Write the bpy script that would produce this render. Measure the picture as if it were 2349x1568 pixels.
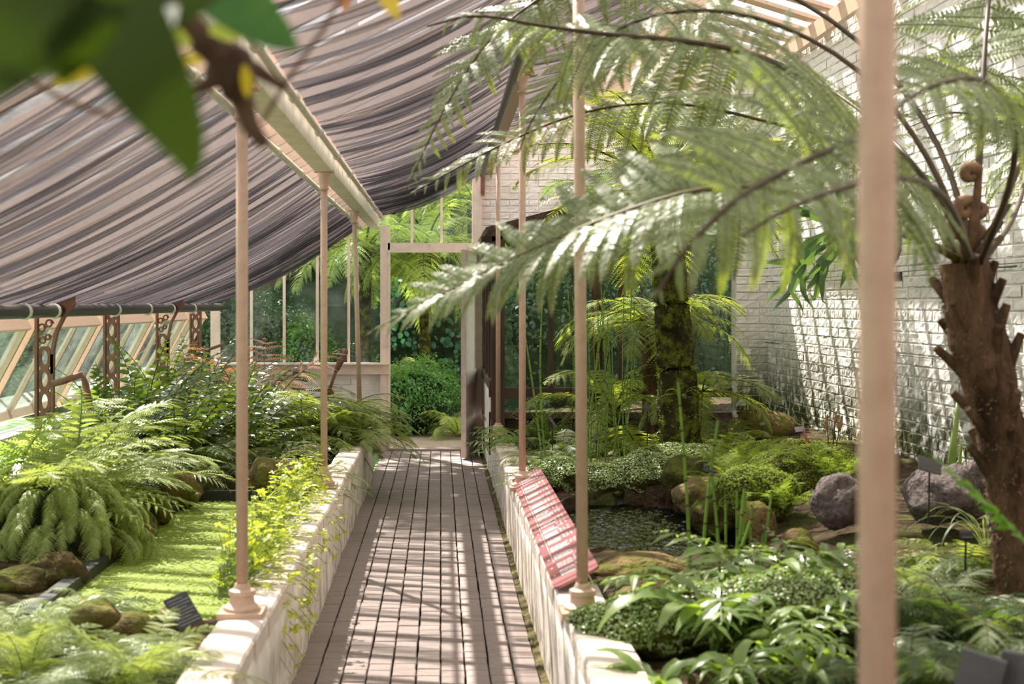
import bpy, bmesh, math, random
import numpy as np
from mathutils import Vector, Matrix, noise as mnoise
for o in list(bpy.data.objects): bpy.data.objects.remove(o, do_unlink=True)
sc = bpy.context.scene
C = sc.collection
R = math.radians
# ------------------------------------------------------------------ camera, sky, sun, exposure
F, VX, VY, EYE = 3262.5, 1011.0, 697.0, 1.69      # 50 mm on 36 mm for a 2349 x 1568 picture; vanishing point of the path
cd = bpy.data.cameras.new('camera'); cam = bpy.data.objects.new('camera', cd); C.objects.link(cam)
cam.location = (0, 0, EYE); cam.rotation_euler = (R(90), 0, 0)
cd.lens = 50; cd.sensor_width = 36; cd.sensor_fit = 'HORIZONTAL'
cd.shift_x = (1174.5 - VX) / 2349; cd.shift_y = -(784 - VY) / 2349
cd.clip_start = .05; cd.clip_end = 400
cd.dof.use_dof = True; cd.dof.focus_distance = 12.5; cd.dof.aperture_fstop = 3.4; cd.dof.aperture_blades = 0
sc.camera = cam
w = bpy.data.worlds.new('sky'); sc.world = w; w.use_nodes = True
bg = w.node_tree.nodes['Background']
bg.inputs['Color'].default_value = (.95, .97, 1.0, 1); bg.inputs['Strength'].default_value = 1.2
sd = bpy.data.lights.new('sun', 'SUN'); sun = bpy.data.objects.new('sun', sd); C.objects.link(sun)
SUN = Vector((.38, -.72, -1.0)).normalized()
sun.rotation_euler = SUN.to_track_quat('-Z', 'Y').to_euler(); sun.location = (-6, 14, 18)
sd.energy = 9.2; sd.angle = R(.6); sd.color = (1, .945, .86)
sc.view_settings.view_transform = 'Standard'; sc.view_settings.look = 'None'
sc.view_settings.gamma = 1; sc.view_settings.use_curve_mapping = False
sc.view_settings.exposure = 1.05
cy = sc.cycles
cy.max_bounces = 7; cy.diffuse_bounces = 3; cy.glossy_bounces = 2; cy.transmission_bounces = 3; cy.transparent_max_bounces = 24
cy.sample_clamp_indirect = 6; cy.use_denoising = True; cy.caustics_reflective = False; cy.caustics_refractive = False

# ------------------------------------------------------------------ helpers
rnd = random.Random(7)
def W(px, py, y): return Vector(((px - VX) * y / F, y, EYE - (py - VY) * y / F))
def lin(c):
    f = lambda v: v / 12.92 if v <= .04045 else ((v + .055) / 1.055) ** 2.4
    return tuple(f(v / 255) for v in c) + (1,)
def nodes(name):
    m = bpy.data.materials.new(name); m.use_nodes = True; nt = m.node_tree; nt.nodes.clear()
    out = nt.nodes.new('ShaderNodeOutputMaterial'); return m, nt, out
def N(nt, t, **k):
    n = nt.nodes.new(t)
    for a, b in k.items():
        if a[0] == '_': n.inputs[a[1:]].default_value = b
        else: setattr(n, a, b)
    return n
def noise_fac(nt, scale, detail=4, space='Object', stretch=(1, 1, 1), rough=.55, lo=.35, hi=.65):
    tc = N(nt, 'ShaderNodeTexCoord'); mp = N(nt, 'ShaderNodeMapping'); mp.inputs['Scale'].default_value = stretch
    if space == 'World': g = N(nt, 'ShaderNodeNewGeometry'); nt.links.new(g.outputs['Position'], mp.inputs[0])
    else: nt.links.new(tc.outputs[space], mp.inputs[0])
    n = N(nt, 'ShaderNodeTexNoise', _Scale=scale, _Detail=detail, _Roughness=rough)
    nt.links.new(mp.outputs[0], n.inputs['Vector'])
    r = N(nt, 'ShaderNodeMapRange'); r.inputs[1].default_value = lo; r.inputs[2].default_value = hi
    nt.links.new(n.outputs['Fac'], r.inputs[0]); return r.outputs[0], n
def mixc(nt, fac, a, b):
    m = N(nt, 'ShaderNodeMix', data_type='RGBA')
    for s, v in ((6, a), (7, b)):
        if isinstance(v, tuple): m.inputs[s].default_value = v
        else: nt.links.new(v, m.inputs[s])
    if isinstance(fac, float): m.inputs[0].default_value = fac
    else: nt.links.new(fac, m.inputs[0])
    return m.outputs[2]
def rand_out(nt):
    oi = N(nt, 'ShaderNodeObjectInfo'); g = N(nt, 'ShaderNodeNewGeometry')
    a = N(nt, 'ShaderNodeMath', operation='ADD'); nt.links.new(oi.outputs['Random'], a.inputs[0]); nt.links.new(g.outputs['Random Per Island'], a.inputs[1])
    f = N(nt, 'ShaderNodeMath', operation='FRACT'); nt.links.new(a.outputs[0], f.inputs[0]); return f.outputs[0]
def bump(nt, bsdf, scale, strength, dist=.02, space='Object', stretch=(1, 1, 1), detail=5):
    f, n = noise_fac(nt, scale, detail, space, stretch)
    b = N(nt, 'ShaderNodeBump', _Strength=strength, _Distance=dist)
    nt.links.new(n.outputs['Fac'], b.inputs['Height']); nt.links.new(b.outputs[0], bsdf.inputs['Normal'])
def M(name, c1, c2=None, scale=8, rough=.6, spec=.4, metal=0, bmp=None, vary=None, space='Object', stretch=(1, 1, 1), third=None):
    """solid surface: two colours mixed by noise, optional per-object tint, optional third colour patches (c, scale, lo, hi, zfade)"""
    m, nt, out = nodes(name); b = N(nt, 'ShaderNodeBsdfPrincipled', _Roughness=rough, _Metallic=metal)
    b.inputs['Specular IOR Level'].default_value = spec
    col = lin(c1)
    if c2:
        f, _ = noise_fac(nt, scale, 5, space, stretch); col = mixc(nt, f, lin(c1), lin(c2))
    if vary:
        col = mixc(nt, rand_out(nt), col, mixc(nt, .65, col, lin(vary)))
    if third:
        c3, s3, lo, hi, zr = third
        f, _ = noise_fac(nt, s3, 6, 'World', (1, 1, 1), .65, lo, hi)
        if zr:
            g = N(nt, 'ShaderNodeNewGeometry'); sp = N(nt, 'ShaderNodeSeparateXYZ'); nt.links.new(g.outputs['Position'], sp.inputs[0])
            mr = N(nt, 'ShaderNodeMapRange'); mr.inputs[1].default_value = zr[0]; mr.inputs[2].default_value = zr[1]
            mr.inputs[3].default_value = 1; mr.inputs[4].default_value = 0; nt.links.new(sp.outputs['Z'], mr.inputs[0])
            mu = N(nt, 'ShaderNodeMath', operation='MULTIPLY'); nt.links.new(f, mu.inputs[0]); nt.links.new(mr.outputs[0], mu.inputs[1]); f = mu.outputs[0]
        col = mixc(nt, f, col, lin(c3))
    if isinstance(col, tuple): b.inputs['Base Color'].default_value = col
    else: nt.links.new(col, b.inputs['Base Color'])
    if bmp: bump(nt, b, bmp[0], bmp[1], bmp[2] if len(bmp) > 2 else .02, space, stretch)
    nt.links.new(b.outputs[0], out.inputs[0]); return m
def LEAF(name, c1, c2, ct, rough=.38, spec=.5, trans=.45, scale=6):
    """leaf: reflecting and translucent at once, tint differing from leaf to leaf"""
    m, nt, out = nodes(name); b = N(nt, 'ShaderNodeBsdfPrincipled', _Roughness=rough); b.inputs['Specular IOR Level'].default_value = spec
    f, _ = noise_fac(nt, scale, 2); a = N(nt, 'ShaderNodeMath', operation='ADD'); a.use_clamp = True
    r = rand_out(nt); h = N(nt, 'ShaderNodeMath', operation='MULTIPLY'); h.inputs[1].default_value = .6; nt.links.new(r, h.inputs[0])
    s = N(nt, 'ShaderNodeMath', operation='MULTIPLY'); s.inputs[1].default_value = .5; nt.links.new(f, s.inputs[0])
    nt.links.new(h.outputs[0], a.inputs[0]); nt.links.new(s.outputs[0], a.inputs[1])
    nt.links.new(mixc(nt, a.outputs[0], lin(c1), lin(c2)), b.inputs['Base Color'])
    t = N(nt, 'ShaderNodeBsdfTranslucent'); nt.links.new(mixc(nt, a.outputs[0], lin(ct), lin(tuple(min(255, int(v * 1.18)) for v in ct))), t.inputs[0])
    mx = N(nt, 'ShaderNodeMixShader'); mx.inputs[0].default_value = trans
    nt.links.new(b.outputs[0], mx.inputs[1]); nt.links.new(t.outputs[0], mx.inputs[2]); nt.links.new(mx.outputs[0], out.inputs[0]); return m
def GLASS(name, tint, refl=.08, dirt=.06, dcol=(225, 232, 228)):
    m, nt, out = nodes(name); t = N(nt, 'ShaderNodeBsdfTransparent'); t.inputs[0].default_value = lin(tint)
    g = N(nt, 'ShaderNodeBsdfGlossy', _Roughness=.03); lw0 = N(nt, 'ShaderNodeLayerWeight', _Blend=.5); pw = N(nt, 'ShaderNodeMath', operation='POWER'); pw.inputs[1].default_value = 4; nt.links.new(lw0.outputs['Facing'], pw.inputs[0]); lw = N(nt, 'ShaderNodeMath', operation='MULTIPLY_ADD'); lw.inputs[1].default_value = .7; lw.inputs[2].default_value = .035; nt.links.new(pw.outputs[0], lw.inputs[0])
    mx = N(nt, 'ShaderNodeMixShader'); nt.links.new(lw.outputs[0], mx.inputs[0]); nt.links.new(t.outputs[0], mx.inputs[1]); nt.links.new(g.outputs[0], mx.inputs[2])
    d = N(nt, 'ShaderNodeBsdfTranslucent'); d.inputs[0].default_value = lin(dcol)
    f, _ = noise_fac(nt, 3, 5, 'World'); mu = N(nt, 'ShaderNodeMath', operation='MULTIPLY'); mu.inputs[1].default_value = dirt * 2; nt.links.new(f, mu.inputs[0])
    m2 = N(nt, 'ShaderNodeMixShader'); nt.links.new(mu.outputs[0], m2.inputs[0]); nt.links.new(mx.outputs[0], m2.inputs[1]); nt.links.new(d.outputs[0], m2.inputs[2])
    nt.links.new(m2.outputs[0], out.inputs[0]); return m

def tag(o, label=None, cat=None, group=None, kind=None):
    if label: o['label'] = label
    if cat: o['category'] = cat
    if group: o['group'] = group
    if kind: o['kind'] = kind
    return o
def empty(name, loc=(0, 0, 0), label=None, cat=None, group=None, kind=None, rz=0):
    o = bpy.data.objects.new(name, None); C.objects.link(o); o.location = loc; o.rotation_euler = (0, 0, rz); o.empty_display_size = .1
    return tag(o, label, cat, group, kind)
def link(name, me, parent=None, loc=(0, 0, 0), rot=(0, 0, 0), scale=(1, 1, 1), mtx=None):
    o = bpy.data.objects.new(name, me); C.objects.link(o)
    if parent: o.parent = parent
    if mtx is not None: o.matrix_local = mtx
    else: o.location = loc; o.rotation_euler = rot; o.scale = scale if hasattr(scale, '__len__') else (scale,) * 3
    return o
class MB:
    """collects shapes into one mesh"""
    def __init__(s): s.v = []; s.f = []; s.m = []
    def add(s, v, f, mi=0):
        b = len(s.v); s.v.extend([tuple(p) for p in v]); s.f.extend([tuple(i + b for i in q) for q in f]); s.m.extend([mi] * len(f)); return s
    def box(s, c, d, rot=None, mi=0):
        x, y, z = (q / 2 for q in d); v = [Vector((i * x, j * y, k * z)) for i in (-1, 1) for j in (-1, 1) for k in (-1, 1)]
        if rot is not None: v = [rot @ p for p in v]
        v = [p + Vector(c) for p in v]
        return s.add(v, [(0, 1, 3, 2), (4, 6, 7, 5), (0, 4, 5, 1), (2, 3, 7, 6), (0, 2, 6, 4), (1, 5, 7, 3)], mi)
    def bar(s, a, b, w, h, up=(0, 0, 1), mi=0):
        a, b = Vector(a), Vector(b); d = (b - a); L = d.length; d.normalize(); sd_ = d.cross(Vector(up)).normalized(); u = sd_.cross(d)
        return s.box((a + b) / 2, (w, L, h), Matrix((sd_, d, u)).transposed(), mi)
    def tube(s, pts, r, n=8, mi=0, cap=True):
        pts = [Vector(p) for p in pts]; k = len(pts); r = r if hasattr(r, '__len__') else [r] * k
        b = []; prev = None
        for i, p in enumerate(pts):
            t = (pts[min(i + 1, k - 1)] - pts[max(i - 1, 0)]).normalized()
            if prev is None: a = t.orthogonal().normalized()
            else: a = (prev - t * prev.dot(t)).normalized()
            prev = a; c = t.cross(a)
            b += [p + (a * math.cos(q) + c * math.sin(q)) * r[i] for q in [2 * math.pi * j / n for j in range(n)]]
        f = [(i * n + j, i * n + (j + 1) % n, (i + 1) * n + (j + 1) % n, (i + 1) * n + j) for i in range(k - 1) for j in range(n)]
        if cap: f += [tuple(range(n))[::-1], tuple((k - 1) * n + j for j in range(n))]
        return s.add(b, f, mi)
    def lathe(s, prof, c=(0, 0, 0), n=20, mi=0):
        v = [(c[0] + r * math.cos(2 * math.pi * j / n), c[1] + r * math.sin(2 * math.pi * j / n), c[2] + z) for r, z in prof for j in range(n)]
        k = len(prof); f = [(i * n + j, i * n + (j + 1) % n, (i + 1) * n + (j + 1) % n, (i + 1) * n + j) for i in range(k - 1) for j in range(n)]
        f += [tuple(range(n))[::-1], tuple((k - 1) * n + j for j in range(n))]
        return s.add(v, f, mi)
    def prism(s, poly, t, mtx=None, mi=0):
        """poly in local XY, thickness t in Z"""
        n = len(poly); v = [Vector((x, y, -t / 2)) for x, y in poly] + [Vector((x, y, t / 2)) for x, y in poly]
        if mtx is not None: v = [mtx @ p for p in v]
        return s.add(v, [tuple(range(n))[::-1], tuple(range(n, 2 * n))] + [(i, (i + 1) % n, n + (i + 1) % n, n + i) for i in range(n)], mi)
    def grid(s, fn, nu, nv, mi=0):
        v = [fn(i / nu, j / nv) for i in range(nu + 1) for j in range(nv + 1)]
        f = [(i * (nv + 1) + j, (i + 1) * (nv + 1) + j, (i + 1) * (nv + 1) + j + 1, i * (nv + 1) + j + 1) for i in range(nu) for j in range(nv)]
        return s.add(v, f, mi)
    def mesh(s, name, mats, smooth=False):
        me = bpy.data.meshes.new(name); me.from_pydata([tuple(p) for p in s.v], [], s.f)
        for m in (mats if isinstance(mats, (list, tuple)) else [mats]): me.materials.append(m)
        me.polygons.foreach_set('material_index', s.m)
        if smooth: me.polygons.foreach_set('use_smooth', [True] * len(s.f))
        me.update(); return me
    def obj(s, name, mats, parent=None, smooth=False, **k):
        return link(name, s.mesh(name, mats, smooth), parent, **k)
def npmesh(name, v, f, mats, mi=None, smooth=False):
    me = bpy.data.meshes.new(name); v = np.asarray(v, np.float32).reshape(-1, 3); f = np.asarray(f, np.int32); k = f.shape[1]
    me.vertices.add(len(v)); me.vertices.foreach_set('co', v.ravel()); me.loops.add(f.size); me.loops.foreach_set('vertex_index', f.ravel())
    me.polygons.add(len(f)); me.polygons.foreach_set('loop_start', np.arange(0, f.size, k, dtype=np.int32)); me.polygons.foreach_set('loop_total', np.full(len(f), k, np.int32))
    for m in (mats if isinstance(mats, (list, tuple)) else [mats]): me.materials.append(m)
    if mi is not None: me.polygons.foreach_set('material_index', np.asarray(mi, np.int32))
    if smooth: me.polygons.foreach_set('use_smooth', np.ones(len(f), bool))
    me.update(calc_edges=True); me.validate(); return me

# ------------------------------------------------------------------ materials
m_beige = M('beige_paint', (202, 174, 152), (191, 162, 141), 30, .45, .4, bmp=(60, .08), third=((120, 92, 76), 22, .68, .74, None))
m_timber = M('cream_timber_paint', (228, 211, 198), (216, 197, 183), 12, .5, .4, bmp=(40, .1), third=((150, 128, 112), 18, .66, .74, None))
m_white = M('white_limewash', (246, 242, 238), (236, 231, 225), 14, .75, .2, bmp=(26, .35, .02), vary=(222, 214, 204), third=((150, 136, 116), 7, .62, .74, (.1, 1.2)))
m_wallbrick = M('white_painted_brick', (242, 240, 236), (226, 222, 216), 22, .7, .25, bmp=(38, .22, .02), vary=(230, 226, 220), third=((70, 76, 40), 9, .40, .50, (.80, 1.5)))
m_mortar = M('white_mortar', (232, 229, 223), (214, 208, 200), 20, .8, .2, bmp=(30, .5), third=((92, 94, 58), 8, .47, .58, (.6, 1.2)))
m_lowwall = M('weathered_limewash', (236, 229, 221), (212, 202, 190), 9, .75, .2, bmp=(16, .6, .025), stretch=(1, 1, .45), space='World', third=((112, 96, 66), 6, .46, .66, (-.05, .5)))
m_coping = M('limewashed_coping', (228, 218, 208), (208, 194, 182), 12, .7, .25, bmp=(26, .5, .02), vary=(224, 208, 194), third=((138, 112, 88), 24, .66, .74, None))
m_tile = M('clay_paver', (152, 139, 132), (134, 122, 117), 22, .6, .35, bmp=(70, .25, .008), vary=(136, 121, 115), third=((116, 105, 99), 1.3, .52, .75, None))
m_joint = M('dark_joint_earth', (96, 82, 72), (112, 96, 84), 30, .95, .1, bmp=(60, .5))
m_gutter = M('mossy_gutter', (120, 112, 78), (74, 72, 44), 18, .95, .1, bmp=(50, .8), space='World')
m_soil = M('dark_soil', (58, 46, 36), (88, 72, 56), 14, .95, .1, bmp=(30, 1, .04), third=((86, 96, 48), 3, .5, .7, None))
m_gravel = M('pale_gravel', (206, 184, 162), (150, 128, 108), 60, .9, .2, bmp=(90, 1, .03), space='World')
m_lawn = M('sunlit_lawn', (150, 178, 128), (132, 162, 108), 2, .9, .1)
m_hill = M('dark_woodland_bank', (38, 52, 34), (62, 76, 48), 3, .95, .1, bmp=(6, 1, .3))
m_rock = M('mossy_sandstone', (140, 114, 76), (88, 76, 52), 11, .9, .2, bmp=(22, 1, .05), vary=(112, 98, 66), third=((104, 106, 44), 7, .44, .58, None))
m_rockd = M('brown_mossy_stone', (92, 76, 48), (64, 62, 34), 8, .95, .1, bmp=(40, 1, .04), vary=(76, 80, 38), third=((96, 104, 44), 9, .5, .62, None))
m_lava = M('grey_lava', (146, 133, 129), (106, 97, 95), 40, .9, .2, bmp=(44, 1.0, .08))
m_iron = M('brown_iron_paint', (128, 88, 72), (108, 72, 58), 16, .5, .4, bmp=(50, .15))
m_dark = M('dark_stained_timber', (84, 62, 52), (60, 44, 37), 14, .55, .4, stretch=(1, 1, .15), bmp=(40, .3))
m_black = M('black_plastic', (26, 26, 28), None, rough=.4, spec=.5)
m_liner = M('dark_pond_liner', (52, 52, 54), (38, 38, 40), 8, .55, .4)
m_wpipe = M('white_rail', (222, 220, 212), (204, 200, 190), 14, .35, .5)
m_lime = M('grey_green_painted_beam', (226, 220, 206), (206, 200, 184), 10, .6, .3, bmp=(40, .15))
m_steel = M('steel_wire', (120, 116, 110), None, rough=.35, metal=.8)
m_bark = M('brown_bark', (98, 78, 62), (64, 50, 40), 16, .9, .2, bmp=(30, .8), stretch=(1, 1, .3))
m_mossbark = M('mossy_dark_trunk', (70, 64, 34), (36, 30, 22), 9, .95, .1, bmp=(34, 1, .04), third=((104, 112, 40), 11, .48, .62, None))
m_fibre = M('brown_fibrous_trunk', (116, 90, 68), (56, 42, 32), 12, .9, .15, bmp=(26, 1, .05), stretch=(1, 1, .25), third=((60, 62, 30), 6, .5, .6, (.5, 1.35)))
m_hair = M('golden_brown_scales', (132, 104, 80), (96, 74, 56), 20, .8, .2)
m_stipe = M('dark_stipe', (82, 66, 42), (54, 46, 30), 10, .5, .4)
m_stipeg = M('green_brown_stipe', (104, 96, 46), (84, 72, 38), 10, .5, .4)
m_stem = M('thin_brown_stem', (112, 86, 60), (86, 64, 46), 12, .6, .3)
m_gstem = M('green_stem', (128, 146, 66), (106, 126, 54), 12, .5, .4)
m_slate = M('grey_engraved_label', (92, 88, 88), (76, 72, 73), 20, .5, .4)
m_tagblack = M('black_label', (34, 33, 35), (46, 44, 46), 30, .45, .4)
m_labelwhite = M('pale_label_lettering', (112, 110, 110), None, rough=.6)
m_glass = GLASS('garden_glass', (226, 236, 230), dirt=.012)
m_glassm = GLASS('misty_side_glass', (206, 228, 218), dirt=.035)
m_roofglass = GLASS('roof_glass', (236, 232, 230), dirt=.09, dcol=(238, 234, 232))
m_greyboard = M('grey_sign_board', (92, 92, 94), (76, 76, 78), 8, .5, .4)
m_hop = M('dark_lapboard', (60, 48, 42), (44, 36, 32), 10, .7, .3)

lf_tree = LEAF('tree_fern_green', (62, 86, 46), (146, 160, 116), (156, 174, 54), .40, .9, .42)
lf_back = LEAF('backlit_fern_green', (100, 120, 52), (140, 152, 80), (168, 180, 62), .45, .5, .45)
lf_soft = LEAF('soft_fern_green', (104, 128, 70), (160, 174, 120), (158, 176, 84), .46, .6, .38)
lf_yel = LEAF('yellow_green_fern', (128, 150, 68), (180, 192, 118), (174, 188, 84), .46, .6, .38)
lf_dark = LEAF('dark_fern_green', (50, 76, 38), (78, 102, 52), (108, 140, 44), .45, .5, .38)
lf_holly = LEAF('glossy_holly_fern', (54, 80, 38), (92, 116, 60), (130, 160, 46), .26, 1.0, .27)
lf_blue = LEAF('blue_green_leaf', (84, 118, 58), (142, 164, 98), (150, 180, 56), .34, .8, .42)
lf_grey = LEAF('silvery_fern', (124, 136, 98), (158, 166, 128), (168, 180, 96), .45, .6, .4)
lf_moss = LEAF('bright_moss', (116, 138, 52), (144, 154, 70), (144, 168, 56), .7, .2, .4)
lf_tear = LEAF('tiny_creeping_leaves', (104, 138, 62), (190, 202, 156), (146, 184, 56), .35, .7, .35)
lf_clover = LEAF('water_clover_green', (150, 178, 56), (190, 202, 84), (200, 212, 66), .4, .5, .5)
lf_red = LEAF('rusty_young_frond', (164, 112, 82), (196, 152, 118), (190, 124, 84), .4, .5, .4)
lf_gold = LEAF('golden_dying_frond', (204, 176, 72), (214, 190, 96), (230, 200, 70), .5, .3, .5)
lf_stag = LEAF('staghorn_green', (62, 92, 54), (90, 120, 74), (108, 140, 48), .5, .4, .3)
lf_bigd = LEAF('shaded_climber_leaf', (40, 56, 22), (52, 70, 26), (70, 94, 22), .5, .12, .35, 2)  # shade on these backlit leaves is put into the dark colour
lf_yy = LEAF('yellow_leaf', (220, 196, 50), (228, 208, 70), (236, 214, 40), .5, .3, .5)
lf_hedge = LEAF('garden_hedge_green', (60, 104, 46), (96, 142, 66), (120, 170, 50), .35, .6, .4)
lf_hedged = LEAF('shady_hedge_green', (44, 70, 44), (70, 96, 62), (70, 110, 44), .35, .5, .3)
lf_out = LEAF('outdoor_fern_green', (140, 162, 78), (176, 188, 110), (176, 194, 74), .45, .5, .42)
lf_vine = LEAF('blue_green_vine', (48, 92, 66), (76, 122, 86), (60, 120, 60), .4, .5, .3)
lf_horse = LEAF('horsetail_green', (92, 128, 44), (120, 150, 58), (140, 176, 50), .4, .5, .25)
m_node = M('dark_horsetail_joint', (52, 42, 28), None, rough=.6)
# ------------------------------------------------------------------ plant generators
def arc(L, e0, e1, n=18, side=0.0, pw=1.3):
    """curve of length L in the YZ plane, elevation from e0 to e1 degrees"""
    p = [Vector((0, 0, 0))]
    for i in range(n):
        t = (i + .5) / n; e = R(e0 + (e1 - e0) * t ** pw); a = side * t
        p.append(p[-1] + Vector((math.sin(a) * math.cos(e), math.cos(a) * math.cos(e), math.sin(e))) * (L / n))
    return p
def resample(P, t):
    P = np.asarray([tuple(p) for p in P], float); d = np.r_[0, np.cumsum(np.linalg.norm(np.diff(P, axis=0), axis=1))]; s = d / d[-1]
    return np.stack([np.interp(t, s, P[:, k]) for k in range(3)], 1), d[-1]
def nrm(a): return a / np.maximum(np.linalg.norm(a, axis=-1, keepdims=True), 1e-9)
def frame(P, t, up=(0, 0, 1.0)):
    c, L = resample(P, t); e = 1e-3
    T = nrm(resample(P, np.minimum(t + e, 1))[0] - resample(P, np.maximum(t - e, 0))[0])
    S = np.cross(T, np.array(up)); bad = np.linalg.norm(S, axis=1) < .08
    S[bad] = np.array([1.0, 0, 0]); S = nrm(S); S = nrm(S - T * (S * T).sum(1, keepdims=True)); Nn = np.cross(S, T)
    return c, T, S, Nn, L
def prof(u, tb=.45, end=2.4): return (tb + (1 - tb) * np.minimum(1, u / .35) ** .8) * np.maximum(0, 1 - u ** end) ** .85 + .015
def bipinnate(P, hw, npair, npin, s0=.14, f0=.25, f1=.95, droop=.25, tb=.45, rng=None, fill=.6, twist=.18):
    """frond of pinnae that carry pinnules; returns verts, quads"""
    rng = rng or np.random.default_rng(1)
    t = np.linspace(s0, .992, npair); u = (t - s0) / (1 - s0); V = []; 
    for sg in (-1, 1):
        tt = np.clip(t + rng.normal(0, .15, npair) * (1 - s0) / npair, s0, .995)
        c, T, S, Nn, L = frame(P, tt); l = hw * prof(u, tb) * rng.uniform(.88, 1.06, npair)
        f = f0 + (f1 - f0) * u ** 1.5 + rng.normal(0, .07, npair); tw = rng.normal(0, twist, npair)
        D = nrm(sg * np.cos(f)[:, None] * S + np.sin(f)[:, None] * T + tw[:, None] * Nn * .6)
        E = np.cross(Nn, D); E = nrm(E + tw[:, None] * Nn)
        dr = droop * rng.uniform(.7, 1.3, npair)
        q = np.linspace(.05, .98, npin); h = fill * L * (1 - s0) / npair * (1 - q ** 1.7) + .0015
        Q = c[:, None] + D[:, None] * (l[:, None] * q)[..., None]
        Q[..., 2] -= dr[:, None] * l[:, None] * q ** 2
        wd = (l / npin)[:, None] * .46 * np.ones(npin)
        for s2 in (-1, 1):
            d2 = nrm(s2 * E[:, None] + .45 * D[:, None] * np.ones((1, npin, 1)))
            tip = Q + d2 * h[None, :, None]; tip[..., 2] -= h[None] * .18
            Dm = D[:, None] * wd[..., None]
            V.append(np.stack([Q - Dm, Q + Dm, tip + Dm * .45, tip - Dm * .2], 2).reshape(-1, 3))
    V = np.concatenate(V); return V, np.arange(len(V)).reshape(-1, 4)
LANCE = (np.array([(0, 0, 0), (.22, .42, .03), (.55, .36, .05), (1, 0, -.06), (.55, -.36, .05), (.22, -.42, .03), (.3, 0, -.03), (.62, 0, -.03)]),
         [(0, 6, 1, 1), (6, 7, 2, 1), (7, 3, 2, 2), (0, 5, 6, 6), (6, 5, 4, 7), (7, 4, 3, 3)])
HOLLY = (np.array([(0, 0, 0), (.16, .46, .04), (.45, .5, .07), (.72, .28, .04), (1, .06, -.08), (.72, -.24, .04), (.42, -.44, .07), (.14, -.34, .04), (.3, 0, -.02), (.66, 0, -.03)]),
         [(0, 8, 1, 1), (8, 9, 2, 1), (9, 4, 3, 2), (0, 7, 8, 8), (8, 7, 6, 9), (9, 6, 5, 4)])
def pinnate(P, hw, npair, wr=.5, tpl=LANCE, s0=.12, f0=.2, f1=.9, droop=.15, tb=.5, rng=None, end=2.6, lift=0.0):
    """frond of simple leaflets"""
    rng = rng or np.random.default_rng(1); tv, tf = tpl
    t = np.linspace(s0, .985, npair); u = (t - s0) / (1 - s0); V = []; Fc = []; b = 0
    for sg in (-1, 1):
        tt = np.clip(t + sg * .25 * (1 - s0) / npair, s0, .99); c, T, S, Nn, L = frame(P, tt)
        l = hw * prof(u, tb, end) * rng.uniform(.86, 1.08, npair); f = f0 + (f1 - f0) * u ** 1.5 + rng.normal(0, .08, npair); tw = rng.normal(0, .22, npair)
        D = nrm(sg * np.cos(f)[:, None] * S + np.sin(f)[:, None] * T + (lift + tw[:, None] * .5) * Nn); E = nrm(np.cross(Nn, D) + tw[:, None] * Nn); NN = np.cross(D, E)
        wd = l * wr
        for k in range(npair):
            X = c[k] + np.outer(tv[:, 0] * l[k], D[k]) + np.outer(tv[:, 1] * wd[k] * sg, E[k]) + np.outer(tv[:, 2] * wd[k] * 1.2, NN[k] * (1 if NN[k][2] > 0 else -1))
            X[:, 2] -= droop * l[k] * tv[:, 0] ** 2; V.append(X)
            Fc += [tuple(i + b for i in q) for q in tf]; b += len(tv)
    return np.concatenate(V), Fc
def frond_mesh(name, P, kind, mats, r0=.006, r1=.0015, **k):
    """blade plus midrib in one mesh (material 0 leaf, 1 midrib)"""
    mb = MB()
    if kind == 'bi': v, f = bipinnate(P, **k)
    else: v, f = pinnate(P, **k)
    for q in f:
        pass
    f = [tuple(dict.fromkeys(int(i) for i in q)) for q in f]
    mb.add(v, f, 0)
    n = len(P); mb.tube(P, [r0 + (r1 - r0) * i / (n - 1) for i in range(n)], 4, 1, False)
    return mb.mesh(name, mats)
def strap_mesh(name, P, wdt, mat, keel=.25, base=.25, n=16, wave=0.0, rng=None, up=(0, 0, 1.0)):
    """undivided leaf along a curve"""
    t = np.linspace(0, 1, n); c, T, S, Nn, L = frame(P, t, up)
    h = wdt * (base + (1 - base) * np.minimum(1, t / .35) ** 1.2) * np.maximum(0, 1 - t ** 3.2) ** .8
    wv = wave * np.sin(t * 26) * h
    V = np.concatenate([c + S * h[:, None] + Nn * (keel * h + wv)[:, None], c, c - S * h[:, None] + Nn * (keel * h - wv)[:, None]])
    f = [(a + i, a + i + 1, a + n + i + 1, a + n + i) for a in (0, n) for i in range(n - 1)]
    return npmesh(name, V, f, mat, smooth=True)
def clump(name, label, cat, loc, meshes, n, sc=(.85, 1.1), tilt=(-12, 12), az=None, part='frond', group=None, spread=.03, seed=None):
    rr = random.Random(seed if seed is not None else label); root = empty(name, loc, label, cat, group)
    for i in range(n):
        a = (i * 2.39996 + rr.uniform(-.3, .3)) if az is None else R(rr.uniform(*az)); s = rr.uniform(*sc)
        p = (math.sin(-a) * spread * rr.random(), math.cos(a) * spread * rr.random(), 0)
        o = link(part, rr.choice(meshes), root); o.matrix_local = Matrix.Translation(p) @ Matrix.Rotation(a, 4, 'Z') @ Matrix.Rotation(R(rr.uniform(*tilt)), 4, 'X') @ Matrix.Rotation(R(rr.uniform(-14, 14)), 4, 'Y') @ Matrix.Scale(s, 4)
    return root
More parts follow.
